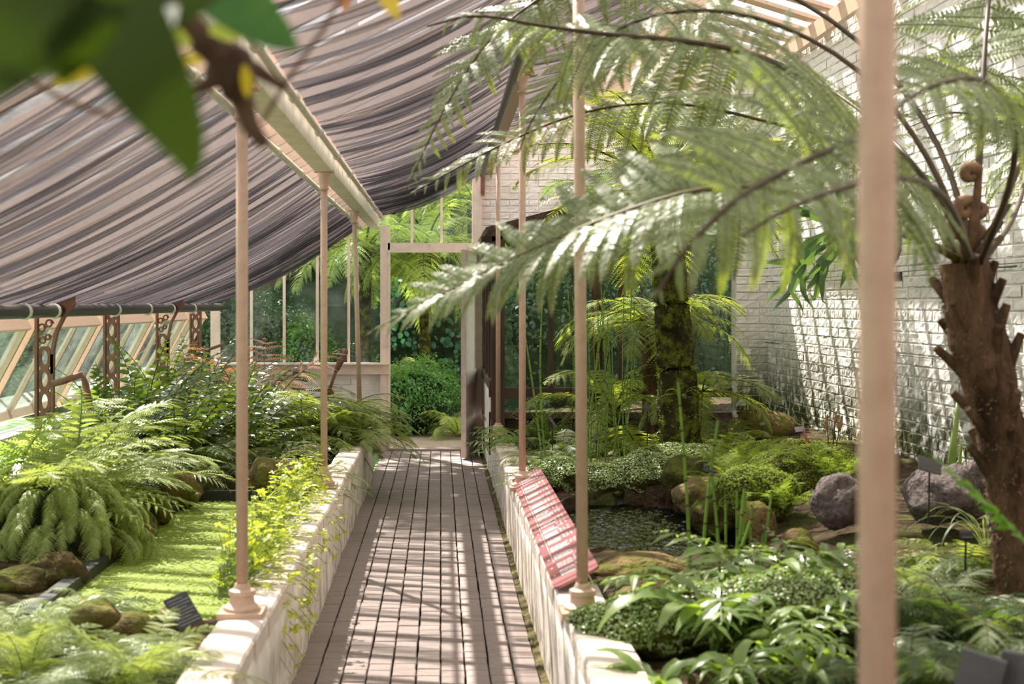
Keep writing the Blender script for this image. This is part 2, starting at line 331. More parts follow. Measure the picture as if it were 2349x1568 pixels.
def shrub_mesh(name, n, rad, leaf, mat, seed=1, shell=.55, asp=.5, lump=.25):
    """cloud of folded leaves filling an ellipsoid with a lumpy outline"""
    g = np.random.default_rng(seed); d = nrm(g.normal(size=(n, 3))); d[:, 2] = np.abs(d[:, 2]) * np.where(g.random(n) < .82, 1, -1)
    lm = np.array([1 + lump * mnoise.noise(Vector(p) * 2.2 + Vector((seed, 0, 0))) * 1.6 for p in d])
    p = d * (shell + (1 - shell) * g.random(n) ** .5)[:, None] * lm[:, None] * np.array(rad)
    nn = nrm(d + g.normal(0, .55, (n, 3)) + np.array([0, 0, .35])); a = nrm(np.cross(nn, g.normal(size=(n, 3)))); b = np.cross(nn, a)
    s = leaf * g.uniform(.6, 1.2, n)[:, None]
    V = np.stack([p, p + a * s * .5 + b * s * asp * .5 + nn * s * .12, p + a * s, p + a * s * .5 - b * s * asp * .5 + nn * s * .12], 1).reshape(-1, 3)
    return npmesh(name, V, np.arange(4 * n).reshape(-1, 4), mat)
def blob_mesh(name, rad, mat, seed=0, amp=.25, freq=1.6, sub=3, flat=0.0, fine=.05):
    bm = bmesh.new(); bmesh.ops.create_icosphere(bm, subdivisions=sub, radius=1)
    o = Vector((seed * 3.1, seed * 1.7, 0))
    for v in bm.verts:
        d = v.co.normalized(); k = 1 + amp * mnoise.noise(d * freq + o) + fine * mnoise.noise(d * 7 + o) + fine * .6 * mnoise.noise(d * 15 + o)
        q = d * k
        if q.z < -flat and flat: q.z = -flat
        v.co = Vector((q.x * rad[0], q.y * rad[1], q.z * rad[2]))
    me = bpy.data.meshes.new(name); bm.to_mesh(me); bm.free(); me.materials.append(mat); me.polygons.foreach_set('use_smooth', [True] * len(me.polygons)); return me
def crust_mesh(name, host, n, size, mat, seed=1, zmin=-.2, up=.4, asp=.9):
    """thousands of tiny leaves standing on a host mesh"""
    g = np.random.default_rng(seed); host.calc_loop_triangles(); tr = [(t.vertices, t.area, t.normal.copy()) for t in host.loop_triangles if t.normal.z > zmin]
    ar = np.array([a for _, a, _ in tr]); ids = g.choice(len(tr), n, p=ar / ar.sum()); vs = host.vertices; V = []
    r1 = g.random(n); r2 = g.random(n); fl = r1 + r2 > 1; r1[fl] = 1 - r1[fl]; r2[fl] = 1 - r2[fl]
    co = np.array([v.co for v in vs]); T3 = np.array([[*t[0]] for t in tr])[ids]; nn = np.array([t[2] for t in tr])[ids]
    p = co[T3[:, 0]] * (1 - r1 - r2)[:, None] + co[T3[:, 1]] * r1[:, None] + co[T3[:, 2]] * r2[:, None]
    m = nrm(nn + g.normal(0, .5, (n, 3)) + np.array([0, 0, up])); a = nrm(np.cross(m, g.normal(size=(n, 3)))); b = np.cross(m, a); s = size * g.uniform(.6, 1.3, n)[:, None]
    p = p + nn * (size * g.random(n) * 1.2)[:, None]
    V = np.stack([p - a * s * .5, p + b * s * .5 * asp, p + a * s * .5, p - b * s * .5 * asp], 1).reshape(-1, 3)
    return npmesh(name, V, np.arange(4 * n).reshape(-1, 4), mat)

# shared frond meshes, one metre long; each kind in several bends
G = np.random.default_rng
def fam(name, kind, mats, bends, **k): return [frond_mesh(name, arc(1, e0, e1, 18, sd_), kind, mats, rng=G(i + 3), **k) for i, (e0, e1, sd_) in enumerate(bends)]
B_UP = [(72, -5, .2), (62, -25, -.2), (50, -35, .1), (40, -20, -.15)]
B_OUT = [(58, -40, .2), (42, -48, -.2), (30, -50, .1), (20, -30, -.1)]
FT = fam('tree_fern_frond', 'bi', [lf_tree, m_stipe], [(48, -45, .1), (34, -50, -.1), (20, -55, .12), (60, -30, -.05)], hw=.30, npair=26, npin=18, droop=.35, r0=.008)
FB = fam('backlit_frond', 'bi', [lf_back, m_stipe], [(48, -40, .1), (30, -50, -.1), (15, -50, .12), (62, -25, -.05)], hw=.28, npair=26, npin=16, droop=.3, r0=.008)
FTo = fam('outdoor_frond', 'bi', [lf_out, m_stipeg], [(50, -45, .1), (34, -55, -.1), (18, -60, .12), (62, -35, -.05)], hw=.24, npair=24, npin=14, droop=.45, r0=.010)
FS = fam('soft_frond', 'bi', [lf_soft, m_gstem], B_OUT, hw=.26, npair=18, npin=10, droop=.25)
FY = fam('feathery_frond', 'bi', [lf_yel, m_gstem], B_UP, hw=.24, npair=16, npin=9, droop=.2)
FD = fam('dark_frond', 'bi', [lf_dark, m_stem], B_OUT, hw=.25, npair=18, npin=10, droop=.25)
FG = fam('silvery_frond', 'bi', [lf_grey, m_stem], B_OUT, hw=.22, npair=18, npin=10, droop=.3)
FW = fam('weeping_frond', 'bi', [lf_yel, m_gstem], [(40, -85, .2), (25, -88, -.2), (10, -88, .1)], hw=.2, npair=22, npin=8, droop=.9, fill=.8)
FN = fam('sword_frond', 'pin', [lf_yel, m_gstem], B_UP, hw=.13, npair=20, wr=.26, droop=.15)
FGs = fam('grey_sword_frond', 'pin', [lf_grey, m_stem], B_OUT, hw=.2, npair=18, wr=.24, droop=.2)
FH = fam('holly_frond', 'pin', [lf_holly, m_stem], [(78, 25, .2), (66, 5, -.2), (55, -5, .1), (42, -20, -.1)], hw=.115, npair=14, wr=.46, tpl=HOLLY, droop=.2, s0=.2, tb=.8)
FL = fam('glossy_leaflet_frond', 'pin', [lf_blue, m_gstem], [(62, -20, .2), (48, -35, -.2), (30, -30, .1)], hw=.26, npair=7, wr=.34, droop=.3, s0=.25, tb=.8, end=5)
FR_ = fam('red_frond', 'bi', [lf_red, m_stem], [(66, 0, .1), (80, 20, -.1)], hw=.34, npair=8, npin=14, s0=.5, droop=.25, tb=1, fill=.28)
FX = fam('small_fern_frond', 'pin', [lf_back, m_gstem], B_OUT, hw=.2, npair=14, wr=.3, droop=.2)
FM = fam('bright_moss_frond', 'bi', [lf_moss, m_gstem], [(80, 10, .3), (60, -20, -.3), (40, -30, .2)], hw=.26, npair=9, npin=5, droop=.1)
# ------------------------------------------------------------------ setting: ground, path, low walls
ZG = 16.5                                             # depth of the far gable
S = 'structure'
def bank(x, y): return min(9, max(0, (y - 22) * .55))
tag(MB().grid(lambda u, v: (-70 + 140 * u, -12 + 110 * v, -.03), 2, 2).obj('lawn', m_lawn), 'pale sunlit lawn stretching away outside the left glass', 'lawn', kind=S)
tag(MB().grid(lambda u, v: (-3.2 + 7 * u, ZG + .06 + 6 * v, -.015 + .012 * mnoise.noise(Vector((u * 40, v * 40, 0)))), 70, 60).obj('gravel_path', m_gravel), 'pale gravel path outside the open door', 'path', kind=S)
def hillfn(u, v):
    x = -14 + 30 * u; y = 21.5 + 14 * v
    return (x, y, -.1 + 8.5 * v ** .8 + .9 * mnoise.noise(Vector((x * .5, y * .5, 3))) * min(1, v * 4) + .3 * mnoise.noise(Vector((x * 1.7, y * 1.7, 1))))
tag(MB().grid(hillfn, 60, 36).obj('hill', m_hill, smooth=True), 'dark wooded bank rising behind the far gable', 'hillside', kind=S)

path = tag(MB().box((-.10, 4.9, -.055), (1.16, 23.0, .05)).obj('floor', m_joint), 'narrow path of small clay pavers between two low white walls', 'path', kind=S)
PW = .1125; YP0 = 6.02; rows = 93
def paver(hx, hy, h=.03, ch=.004):
    mb = MB(); v = [(-hx, -hy, -h), (hx, -hy, -h), (hx, hy, -h), (-hx, hy, -h), (-hx, -hy, -ch), (hx, -hy, -ch), (hx, hy, -ch), (-hx, hy, -ch),
                    (-hx + ch, -hy + ch, 0), (hx - ch, -hy + ch, 0), (hx - ch, hy - ch, 0), (-hx + ch, hy - ch, 0)]
    f = [(0, 1, 5, 4), (1, 2, 6, 5), (2, 3, 7, 6), (3, 0, 4, 7), (4, 5, 9, 8), (5, 6, 10, 9), (6, 7, 11, 10), (7, 4, 8, 11), (8, 9, 10, 11)]
    return mb.add(v, f)
pv = [paver(PW / 2 - .003 - .0008 * k, PW / 2 - .0022 - .001 * (k % 2)).mesh('paver', m_tile) for k in range(3)]
far = MB()
for r in range(rows):
    y = YP0 + (r + .5) * PW
    for k in range(10):
        x = (-6 + k + .5) * PW + rnd.uniform(-.0015, .0015); z = rnd.uniform(-.0035, .0015); dy = ((k * 37) % 11 - 5) * .004
        if r < 30: link('paver', rnd.choice(pv), path, (x, y + dy, z), (R(rnd.uniform(-.5, .5)), R(rnd.uniform(-.5, .5)), R(rnd.uniform(-.7, .7))))
        else:
            p = paver(PW / 2 - .0035, PW / 2 - .0025); far.add([(a + x, b + y + dy, c + z) for a, b, c in p.v], p.f)
tag(far.obj('far_pavers', m_tile, path), kind='stuff')
tag(MB().grid(lambda u, v: (.448 + .04 * u + .006 * mnoise.noise(Vector((9, v * 90, 0))), -1 + 17 * v, -.004 + .012 * u + .012 * mnoise.noise(Vector((u * 3, v * 120, 0)))), 4, 260).obj('trim_1', m_gutter), 'mossy gutter strip at the foot of the right low wall', 'gutter', kind=S)

def lowwall(name, label, x0, x1, y0, y1, ztop, sgn):
    """body with a wavy rendered face, coping blocks of their own on top"""
    def fn(u, v):
        y = y0 + (y1 - y0) * u; zt = ztop(y) - .07
        pr = [(x0, -.06), (x0, zt * .25), (x0, zt * .5), (x0, zt * .75), (x0, zt), ((x0 + x1) / 2, zt), (x1, zt), (x1, .2), (x1, -.06)]
        i = int(round(v * 8)); x, z = pr[i]; n = mnoise.noise(Vector((y * 2.1, z * 3, x0))) * .012 + mnoise.noise(Vector((y * 7, z * 2, x0))) * .007
        return (x + n * (1 if i < 5 else 0), y, z)
    b = tag(MB().grid(fn, 150, 8).obj(name, m_lowwall, smooth=True), label, 'wall', kind=S)
    y = y0; k = 0
    while y < y1 - .05:
        L = min(rnd.uniform(.28, .5), y1 - y); mb = MB(); w_ = abs(x1 - x0) + .012
        pr = [(-.5, -.5), (-.5, .3), (-.46, .46), (-.3, .5), (.3, .5), (.46, .46), (.5, .3), (.5, -.5)]
        e = .006
        vs = [(p * w_ * s, q_ * L, z * .085 * (1 if s == 1 else .96)) for q_, s in ((-.5, .985), (-.485, 1), (.485, 1), (.5, .985)) for p, z in pr]
        fs = [(i * 8 + j, i * 8 + (j + 1) % 8, (i + 1) * 8 + (j + 1) % 8, (i + 1) * 8 + j) for i in range(3) for j in range(8)] + [tuple(range(8))[::-1], tuple(range(24, 32))]
        mb.add([(a, b_, c + .004 * mnoise.noise(Vector((a * 9, (b_ + y) * 9, c * 9)))) for a, b_, c in vs], fs)
        mb.obj('coping_block', m_coping, b, smooth=False, loc=((x0 + x1) / 2 + rnd.uniform(-.004, .004), y + L / 2, ztop((y + L / 2)) - .042 + rnd.uniform(-.004, .004)), rot=(R(rnd.uniform(-.8, .8)), R(rnd.uniform(-1, 1)), R(rnd.uniform(-.7, .7))))
        y += L + .004
    return b
zl = lambda y: .50 - .002 * (y - 5); zr = lambda y: .50 - .007 * (y - 5.4)
lowwall('wall_left', 'low white limewashed wall on the left of the path carrying poles and the clover trough', -.665, -.835, -6.3, 14.0, zl, 1)
lowwall('wall_right', 'low white limewashed wall on the right of the path carrying the long pink board', .485, .665, -6.3, ZG - .06, zr, -1)

# planting beds with basins for the two ponds
PL = (-1.70, -.90, 5.75, 9.5); PRc, PRr = (1.2, 8.25), (.56, 1.32)
def inL(x, y): return PL[0] < x < PL[1] and PL[2] < y < PL[3]
def inR(x, y): return ((x - PRc[0]) / PRr[0]) ** 2 + ((y - PRc[1]) / PRr[1]) ** 2 < 1
def gL(x, y): return .40 + .07 * mnoise.noise(Vector((x * 1.4, y * 1.4, 2))) + .12 * min(1, max(0, (-x - 1.6) / 1.2))
def gR(x, y): return .42 + .20 * max(0, (x - .7) / 2.4) + .06 * mnoise.noise(Vector((x * 1.5, y * 1.5, 7)))
def bedmesh(x0, x1, y0, y1, g, hole, nx, ny):
    def fn(u, v):
        x = x0 + (x1 - x0) * u; y = y0 + (y1 - y0) * v
        return (x, y, g(x, y) + .015 * mnoise.noise(Vector((x * 14, y * 14, 0))) - (.25 if hole(x, y) else 0))
    return MB().grid(fn, nx, ny)
tag(bedmesh(-.86, -2.95, -6.3, ZG - .05, gL, inL, 54, 400).obj('soil_bed', m_soil), 'dark soil of the left planting bed', 'soil', kind=S)
tag(bedmesh(.66, 3.35, -6.3, ZG - .05, gR, inR, 60, 400).obj('soil_bed', m_soil), 'dark soil of the right planting bed', 'soil', kind=S)

# ------------------------------------------------------------------ brick walls: mortar body, every brick a part
def brick_mesh(l, h, d, seed, rough=.004):
    """front face towards -Y, local x length, z height"""
    g = random.Random(seed); j = lambda: g.uniform(-rough, rough); ch = .006; mb = MB()
    fr = []
    for (x, z) in ((-l / 2, -h / 2), (l / 2, -h / 2), (l / 2, h / 2), (-l / 2, h / 2)): fr.append((x, 0, z))
    v = fr + [(x, -d * .45 + .4 * ch, z) for x, _, z in fr]
    nx, nz = 4, 2; base = len(v)
    for i in range(nx + 1):
        for k in range(nz + 1):
            v.append((-l / 2 + ch + (l - 2 * ch) * i / nx, -d * .45 + j() * 1.0, -h / 2 + ch + (h - 2 * ch) * k / nz))
    id_ = lambda i, k: base + i * (nz + 1) + k
    f = [(id_(i, k), id_(i + 1, k), id_(i + 1, k + 1), id_(i, k + 1)) for i in range(nx) for k in range(nz)]
    f += [(0, 1, 5, 4), (1, 2, 6, 5), (2, 3, 7, 6), (3, 0, 4, 7)]
    f += [(4, 5, id_(nx, 0), *[id_(i, 0) for i in range(nx - 1, -1, -1)]), (5, 6, id_(nx, nz), *[id_(nx, k) for k in range(nz - 1, -1, -1)]),
          (6, 7, id_(0, nz), *[id_(i, nz) for i in range(1, nx + 1)]), (7, 4, id_(0, 0), *[id_(0, k) for k in range(1, nz + 1)])]
    return mb.add(v, f)
def brickwall(name, label, origin, rz, length, z0, z1, mats, near_first=True, keep=None, l=.225, c=.075, thick=.2, limit=300, order=None, visible=None):
    """wall along local +x, face to local -y; bricks outside keep() are omitted"""
    root = empty(name, origin, label, 'wall', kind=S, rz=rz)
    body = MB(); 
    poly = visible or [(0, z0), (length, z0), (length, z1), (0, z1)]
    body.prism(poly, thick, Matrix.Rotation(R(90), 4, 'X')); o = body.obj('mortar', mats[1], root); o.location = (0, thick / 2 + .002, 0)
    ms = [brick_mesh(l - .009, c - .009, .011, i).mesh('brick', mats[0]) for i in range(6)]; mh = [brick_mesh(l / 2 - .009, c - .009, .011, i + 20).mesh('brick', mats[0]) for i in range(4)]
    spots = []
    for r in range(int((z1 - z0) / c)):
        x = -(l / 2 if r % 2 else 0) + .002; head = (r % 6 == 5); st = l / 2 if head else l
        while x < length:
            a, b = max(0, x), min(length, x + st)
            if b - a > .04 and (keep is None or keep((a + b) / 2, z0 + (r + .5) * c)): spots.append(((a + b) / 2, z0 + (r + .5) * c, (b - a) / st, head))
            x += st
    if order: spots.sort(key=order)
    rest = MB()
    for i, (x, z, s, head) in enumerate(spots):
        y = rnd.uniform(-.004, .003)
        if i < limit: link('brick', rnd.choice(mh if head else ms), root, (x, y, z), (0, R(rnd.uniform(-.5, .5)), 0), (s, 1, 1))
        else:
            b = brick_mesh((l / 2 if head else l) * s - .009, c - .009, .011, i); rest.add([(p + x, q + y, t + z) for p, q, t in b.v], b.f)
    if rest.v: tag(rest.obj('far_bricks', mats[0], root), kind='stuff')
    return root
# right wall: runs from the pier back past the camera, slightly splayed; local x = distance towards the camera
RWX, RWY = 3.10, 13.6
rang = math.atan2(-1, .02)
RW = brickwall('wall_back', 'tall white painted brick wall at the right with mossy lower courses', (RWX, RWY, 0), rang, 20.1, .3, 3.95, (m_wallbrick, m_mortar), limit=300,
               order=lambda s: abs(s[0] - 3.7) + (0 if .6 < s[1] < 2.2 else 2.5), keep=lambda x, z: x < 11)
def rw(d, z, off=0):                                   # point on the right wall, d metres from the pier towards the camera
    v = RW.matrix_basis @ Vector((d, -off, z)); return v
bpy.context.view_layer.update()
# right wall faces -X: local -y must point to -X
# far gable: low brick panel left of the door, brick above the dark timber screen
brickwall('wall_far', 'white painted brick panel under the far left window', (-2.62, ZG, 0), 0, 1.93, 0, .88, (m_white, m_white))
ROOF = lambda x: 1.75 + .505 * (x + 2.65)             # underside of the roof over x
kx = lambda x, z: z < ROOF(x + .46) - .08 and z > 2.5
brickwall('wall_gable', 'white painted brick gable above the dark timber glass screen', (.46, ZG + .02, 0), 0, 2.75, 2.0, 4.2, (m_white, m_white), keep=kx,
          visible=[(0, 2.5), (2.75, 2.5), (2.75, 3.95), (1.84, 4.2), (0, ROOF(.46) - .03)])
pier = brickwall('wall_pier', 'white brick pier where the glass screen meets the tall wall', (2.80, 13.5, 0), 0, .32, .3, 3.95, (m_wallbrick, m_mortar))

tag(MB().box((.3, -6.45, 2.2), (6.4, .2, 4.6)).obj('wall_rear', m_hop), 'dark boarded end wall behind the camera', 'wall', kind=S)
# ------------------------------------------------------------------ far gable joinery
def frame_win(name, label, parts):
    r = empty(name, (0, 0, 0), label, 'window', kind=S)
    for nm, mb, m in parts: mb.obj(nm, m, r)
    return r
gx = lambda px: (px - VX) * ZG / F
gz = lambda py: EYE - (py - VY) * ZG / F
w1 = empty('window_1', (0, 0, 0), 'tall garden window left of the far door with slim cream glazing bars', 'window', kind=S)
MB().box(((-2.62 - .62) / 2, ZG - .03, .94), (2.06, .16, .12)).box(((-2.62 - .62) / 2, ZG - .06, 1.0), (2.06, .22, .02)).obj('sill', m_timber, w1)
xs = [-2.60] + [gx(p) for p in (577, 652, 728, 800)] + [-.64]
for x in xs[1:-1]:
    MB().box((x, ZG, (1.0 + ROOF(x)) / 2), (.03, .05, ROOF(x) - 1.0)).obj('glazing_bar', m_timber, w1)
for a, b in zip(xs, xs[1:]):
    for lo, hi in ((1.0, 1.69), (1.66, None)):
        za, zb = (hi, hi) if hi else (ROOF(a) - .02, ROOF(b) - .02)
        if za <= lo + .03: za = lo + .03
        yy = ZG + (.0 if hi else .012)
        MB().add([(a, yy, lo), (b, yy, lo), (b, yy, zb), (a, yy, za)], [(0, 1, 2, 3)]).obj('pane', m_glass, w1)
MB().bar((-2.66, ZG, ROOF(-2.66) - .02), (2.2, ZG, ROOF(2.2) - .02), .07, .06).obj('gable_rafter', m_timber, w1)
tag(MB().box((-2.61, ZG - .02, .83), (.10, .10, 1.70)).obj('trim_2', m_timber), 'cream corner post at the far left of the gable', 'post', kind=S)
tag(MB().box((gx(884), ZG - .02, 1.29), (.112, .12, 2.60)).box((gx(893), ZG - .07, 1.15), (.03, .03, 2.3)).obj('trim_3', m_timber), 'cream left jamb post of the far doorway', 'post', kind=S)
tag(MB().box((gx(1094), ZG - .02, 1.66), (.112, .12, 3.32)).obj('trim_4', m_timber), 'tall cream right post of the far doorway', 'post', kind=S)
w2 = empty('window_2', (0, 0, 0), 'sloping fanlight above the far doorway with two glazing bars', 'window', kind=S)
MB().box(((gx(895) + gx(1083)) / 2, ZG - .02, 2.355), (1.0, .12, .08)).box(((gx(895) + gx(1083)) / 2, ZG - .05, 2.30), (1.0, .08, .03)).obj('transom', m_timber, w2)
xs = [gx(895), gx(945), gx(1013), gx(1083)]
for x in xs[1:-1]: MB().box((x, ZG, (2.4 + ROOF(x)) / 2), (.03, .05, ROOF(x) - 2.4)).obj('glazing_bar', m_timber, w2)
for a, b in zip(xs, xs[1:]): MB().add([(a, ZG, 2.39), (b, ZG, 2.39), (b, ZG, ROOF(b)), (a, ZG, ROOF(a))], [(0, 1, 2, 3)]).obj('pane', m_glass, w2)
tag(MB().box((-.1, ZG, -.005), (1.0, .25, .05)).obj('trim_5', m_tile), 'worn stone doorstep under the far doorway', 'doorstep', kind=S)
# open boarded door, hinged at the right post, swung inwards
dr = empty('door_1', (gx(1087), ZG - .08, .02), 'cream boarded door standing open into the path', 'door', kind=S, rz=R(-90 - 8))
for i in range(7): MB().box((.07 + i * .137, 0, .42), (.131, .036, .80)).obj('plank', m_timber, dr); MB().box((.07 + i * .137, 0, 1.57), (.131, .036, 1.34)).obj('plank', m_timber, dr)
for z, h in ((.06, .11), (.86, .14), (2.2, .11)): MB().box((.48, .012, z), (.96, .05, h)).obj('rail', m_timber, dr)
MB().box((.955, 0, 1.13), (.06, .055, 2.26)).obj('stile', m_timber, dr)
ring = MB(); ring.tube([(.05 * math.cos(a), 0, .05 * math.sin(a)) for a in [2 * math.pi * i / 16 for i in range(17)]], .006, 6); ring.box((0, 0, .07), (.05, .03, .07))
rg = ring.obj('ring_handle', m_black, dr); rg.location = (.87, -.03, 1.02); tag(rg, 'black iron ring handle')

# dark timber glass screen on the right
YS = 13.7
sc_ = empty('window_3', (0, 0, 0), 'dark brown timber glass screen in front of the gable on the right', 'window', kind=S)
tp = lambda x: 2.34 + .26 * (x - .47)
MB().box((.55, YS, 1.42), (.13, .10, 1.84)).obj('corner_post', m_dark, sc_)
MB().box((1.63, YS, .84), (2.33, .09, .09)).box((1.63, YS, .62), (2.33, .08, .06)).obj('bottom_rail', m_dark, sc_)
MB().bar((.46, YS, tp(.46)), (2.82, YS, tp(2.82)), .10, .11).obj('sloping_head', m_dark, sc_)
for x in (1.06, 1.735, 2.40): MB().box((x, YS, (.86 + tp(x)) / 2), (.05, .06, tp(x) - .86)).obj('glazing_bar', m_dark, sc_)
xs = [.6, 1.06, 1.735, 2.40, 2.82]
for a, b in zip(xs, xs[1:]):
    for lo, hi in ((.86, 1.60), (1.59, 2.28), (2.27, None)):
        y_ = YS + .004 * (0 if lo < 1 else 1 if lo < 2 else 2); za, zb = (hi, hi) if hi else (tp(a), tp(b))
        MB().add([(a, y_, lo), (b, y_, lo), (b, y_, zb), (a, y_, za)], [(0, 1, 2, 3)]).obj('pane', m_glass, sc_)
for k in range(3): MB().box((1.63, YS + .02, .56 - .13 * k), (2.33, .02 + .012 * k, .125)).obj('weatherboard', m_hop, sc_)
# its return along the path
for y_ in (14.5, 15.4, ZG - .1): MB().box((.53, y_, 1.55), (.09, .07, 1.5)).obj('side_post', m_dark, sc_)
MB().bar((.53, YS, .90), (.53, ZG, .90), .12, .09).obj('side_sill', m_dark, sc_); MB().bar((.53, YS, 2.30), (.53, ZG, 2.30), .09, .08).obj('side_head', m_dark, sc_)
MB().add([(.53, YS, .9), (.53, ZG, .9), (.53, ZG, 2.3), (.53, YS, 2.3)], [(0, 1, 2, 3)]).obj('pane', m_glass, sc_)
MB().box((.53, (YS + ZG) / 2, .68), (.10, ZG - YS, .40)).obj('side_plinth', m_lowwall, sc_)
MB().bar((.44, (YS + ZG) / 2, tp(.44) + .07), (2.9, (YS + ZG) / 2, tp(2.9) + .07), ZG - YS + .12, .05).obj('lean_to_roof', m_dark, sc_)
MB().box((.44, YS - .06, 2.31), (.10, .14, .05)).obj('lead_drip', m_hop, sc_)

# ------------------------------------------------------------------ roof
roof = empty('ceiling', (0, 0, 0), 'pitched glass roof on slim pinkish rafters', 'roof', kind=S)
RX, RZ = 2.30, 4.25; EX, EZ = -2.65, 1.78
raf = MB().bar((EX, 0, EZ), (RX, 0, RZ), .036, .065).mesh('rafter', m_beige)
pane = MB().add([(EX - .08, -.215, EZ + .0), (RX, -.215, RZ + .04), (RX, .215, RZ + .04), (EX - .08, .215, EZ)], [(0, 1, 2, 3)]).mesh('pane', m_roofglass)
raf2 = MB().bar((RX, 0, RZ), (3.2, 0, 3.97), .15, .03).mesh('roof_board', m_beige)
pane2 = MB().add([(RX, -.215, RZ + .04), (3.45, -.215, 3.95), (3.45, .215, 3.95), (RX, .215, RZ + .04)], [(0, 1, 2, 3)]).mesh('pane', m_roofglass)
y = -6.42
while y < ZG:
    link('rafter', raf, roof, (0, y, 0)); link('pane', pane, roof, (0, y + .215, .02))
    link('roof_board', raf2, roof, (0, y, 0)); link('pane', pane2, roof, (0, y + .215, .0))
    y += .43
MB().bar((RX, -6.4, RZ - .06), (RX, ZG, RZ - .06), .10, .14).obj('ridge_beam', m_lime, roof)
tag(MB().bar((3.06, -6.4, 3.90), (3.04, 13.5, 3.90), .05, .14).obj('trim_6', m_beige), 'pinkish wall plate along the top of the tall brick wall', 'wall plate', kind=S)
pb = tag(MB().bar((-.765, -6.4, 2.575), (-.765, ZG, 2.62), .115, .10).obj('purlin', m_lime), 'pale green-white beam carried by the left row of poles', 'beam', kind=S)
tag(MB().bar((.54, -6.4, 3.25), (.54, ZG, 3.25), .10, .10).obj('purlin', m_beige), 'pinkish beam carried by the right row of poles', 'beam', kind=S)
tag(MB().bar((EX, -6.4, EZ - .05), (EX, ZG, EZ - .05), .08, .09).obj('trim_7', m_beige), 'pale pinkish eaves beam along the left side of the glasshouse', 'eaves beam', kind=S)

# left side: outward-leaning lights between iron brackets, low wall below
tag(MB().box((-2.98, 5.05, .38), (.18, 22.9, .84)).obj('wall_side', m_lowwall), 'low weathered wall below the left side lights', 'wall', kind=S)
BR = [-1.8, .05, 1.9, 3.75, 5.6, 7.5, 9.41, 11.32, 13.4, 15.2]
wn = 4
def side_light(a, b, label):
    global wn
    r = empty('window_%d' % wn, (-2.70, (a + b) / 2, 1.60), label, 'window', kind=S); wn += 1
    L = b - a - .12; H = .78; t = R(28)
    P = lambda y, h, o=0: Vector((-math.sin(t) * h - o * math.cos(t), y, -math.cos(t) * h + o * math.sin(t)))
    MB().bar(P(-L / 2, .045), P(L / 2, .045), .09, .035, (math.cos(t), 0, math.sin(t))).obj('top_rail', m_beige, r)
    MB().bar(P(-L / 2, H), P(L / 2, H), .09, .035, (math.cos(t), 0, math.sin(t))).obj('bottom_rail', m_beige, r)
    n = 3
    for i in range(n + 1):
        y_ = -L / 2 + .03 + (L - .06) * i / n; e = i in (0, n)
        MB().bar(P(y_, .06), P(y_, H), .06 if e else .04, .03, (0, 1, 0)).obj('stile' if e else 'glazing_bar', m_beige, r)
    for i in range(n):
        y0 = -L / 2 + .03 + (L - .06) * i / n; y1 = y0 + (L - .06) / n
        MB().add([P(y0, .06), P(y1, .06), P(y1, H), P(y0, H)], [(0, 1, 2, 3)]).obj('pane', m_glassm, r)
for k, (a, b) in enumerate(zip(BR, BR[1:] + [16.45])):
    side_light(a, b, ['ninth', 'tenth', 'nearest', 'second', 'third', 'fourth', 'fifth', 'sixth', 'seventh', 'eighth'][k] + ' outward-leaning cream side light along the left eaves counted from the camera')
# ------------------------------------------------------------------ shade nets: black knitted net lying in loose folds
def NET(name, hole):
    m, nt, out = nodes(name); d = N(nt, 'ShaderNodeBsdfDiffuse'); d.inputs[0].default_value = lin((50, 48, 52))
    t = N(nt, 'ShaderNodeBsdfTranslucent'); t.inputs[0].default_value = lin((104, 100, 104)); a = N(nt, 'ShaderNodeMixShader'); a.inputs[0].default_value = .5
    nt.links.new(d.outputs[0], a.inputs[1]); nt.links.new(t.outputs[0], a.inputs[2])
    tr = N(nt, 'ShaderNodeBsdfTransparent'); mx = N(nt, 'ShaderNodeMixShader')
    tc = N(nt, 'ShaderNodeTexCoord'); wv = N(nt, 'ShaderNodeTexWave', bands_direction='Y', _Scale=26.0, _Distortion=.0)
    nt.links.new(tc.outputs['Object'], wv.inputs[0]); mr = N(nt, 'ShaderNodeMapRange'); mr.inputs[3].default_value = hole - .16; mr.inputs[4].default_value = hole + .16
    nt.links.new(wv.outputs['Fac'], mr.inputs[0]); lw = N(nt, 'ShaderNodeLayerWeight', _Blend=.5); p3 = N(nt, 'ShaderNodeMath', operation='POWER'); p3.inputs[1].default_value = 2.5; nt.links.new(lw.outputs['Facing'], p3.inputs[0])
    cl_ = N(nt, 'ShaderNodeMath', operation='MULTIPLY_ADD'); cl_.inputs[1].default_value = -.88; cl_.inputs[2].default_value = 1.0; nt.links.new(p3.outputs[0], cl_.inputs[0])   # thick threads close the holes at a slant
    mu = N(nt, 'ShaderNodeMath', operation='MULTIPLY'); nt.links.new(mr.outputs[0], mu.inputs[0]); nt.links.new(cl_.outputs[0], mu.inputs[1]); nt.links.new(mu.outputs[0], mx.inputs[0]); nt.links.new(a.outputs[0], mx.inputs[1]); nt.links.new(tr.outputs[0], mx.inputs[2])
    nt.links.new(mx.outputs[0], out.inputs[0]); return m
m_net = NET('black_shade_net', .69)
m_net2 = NET('dense_shade_net', .67)
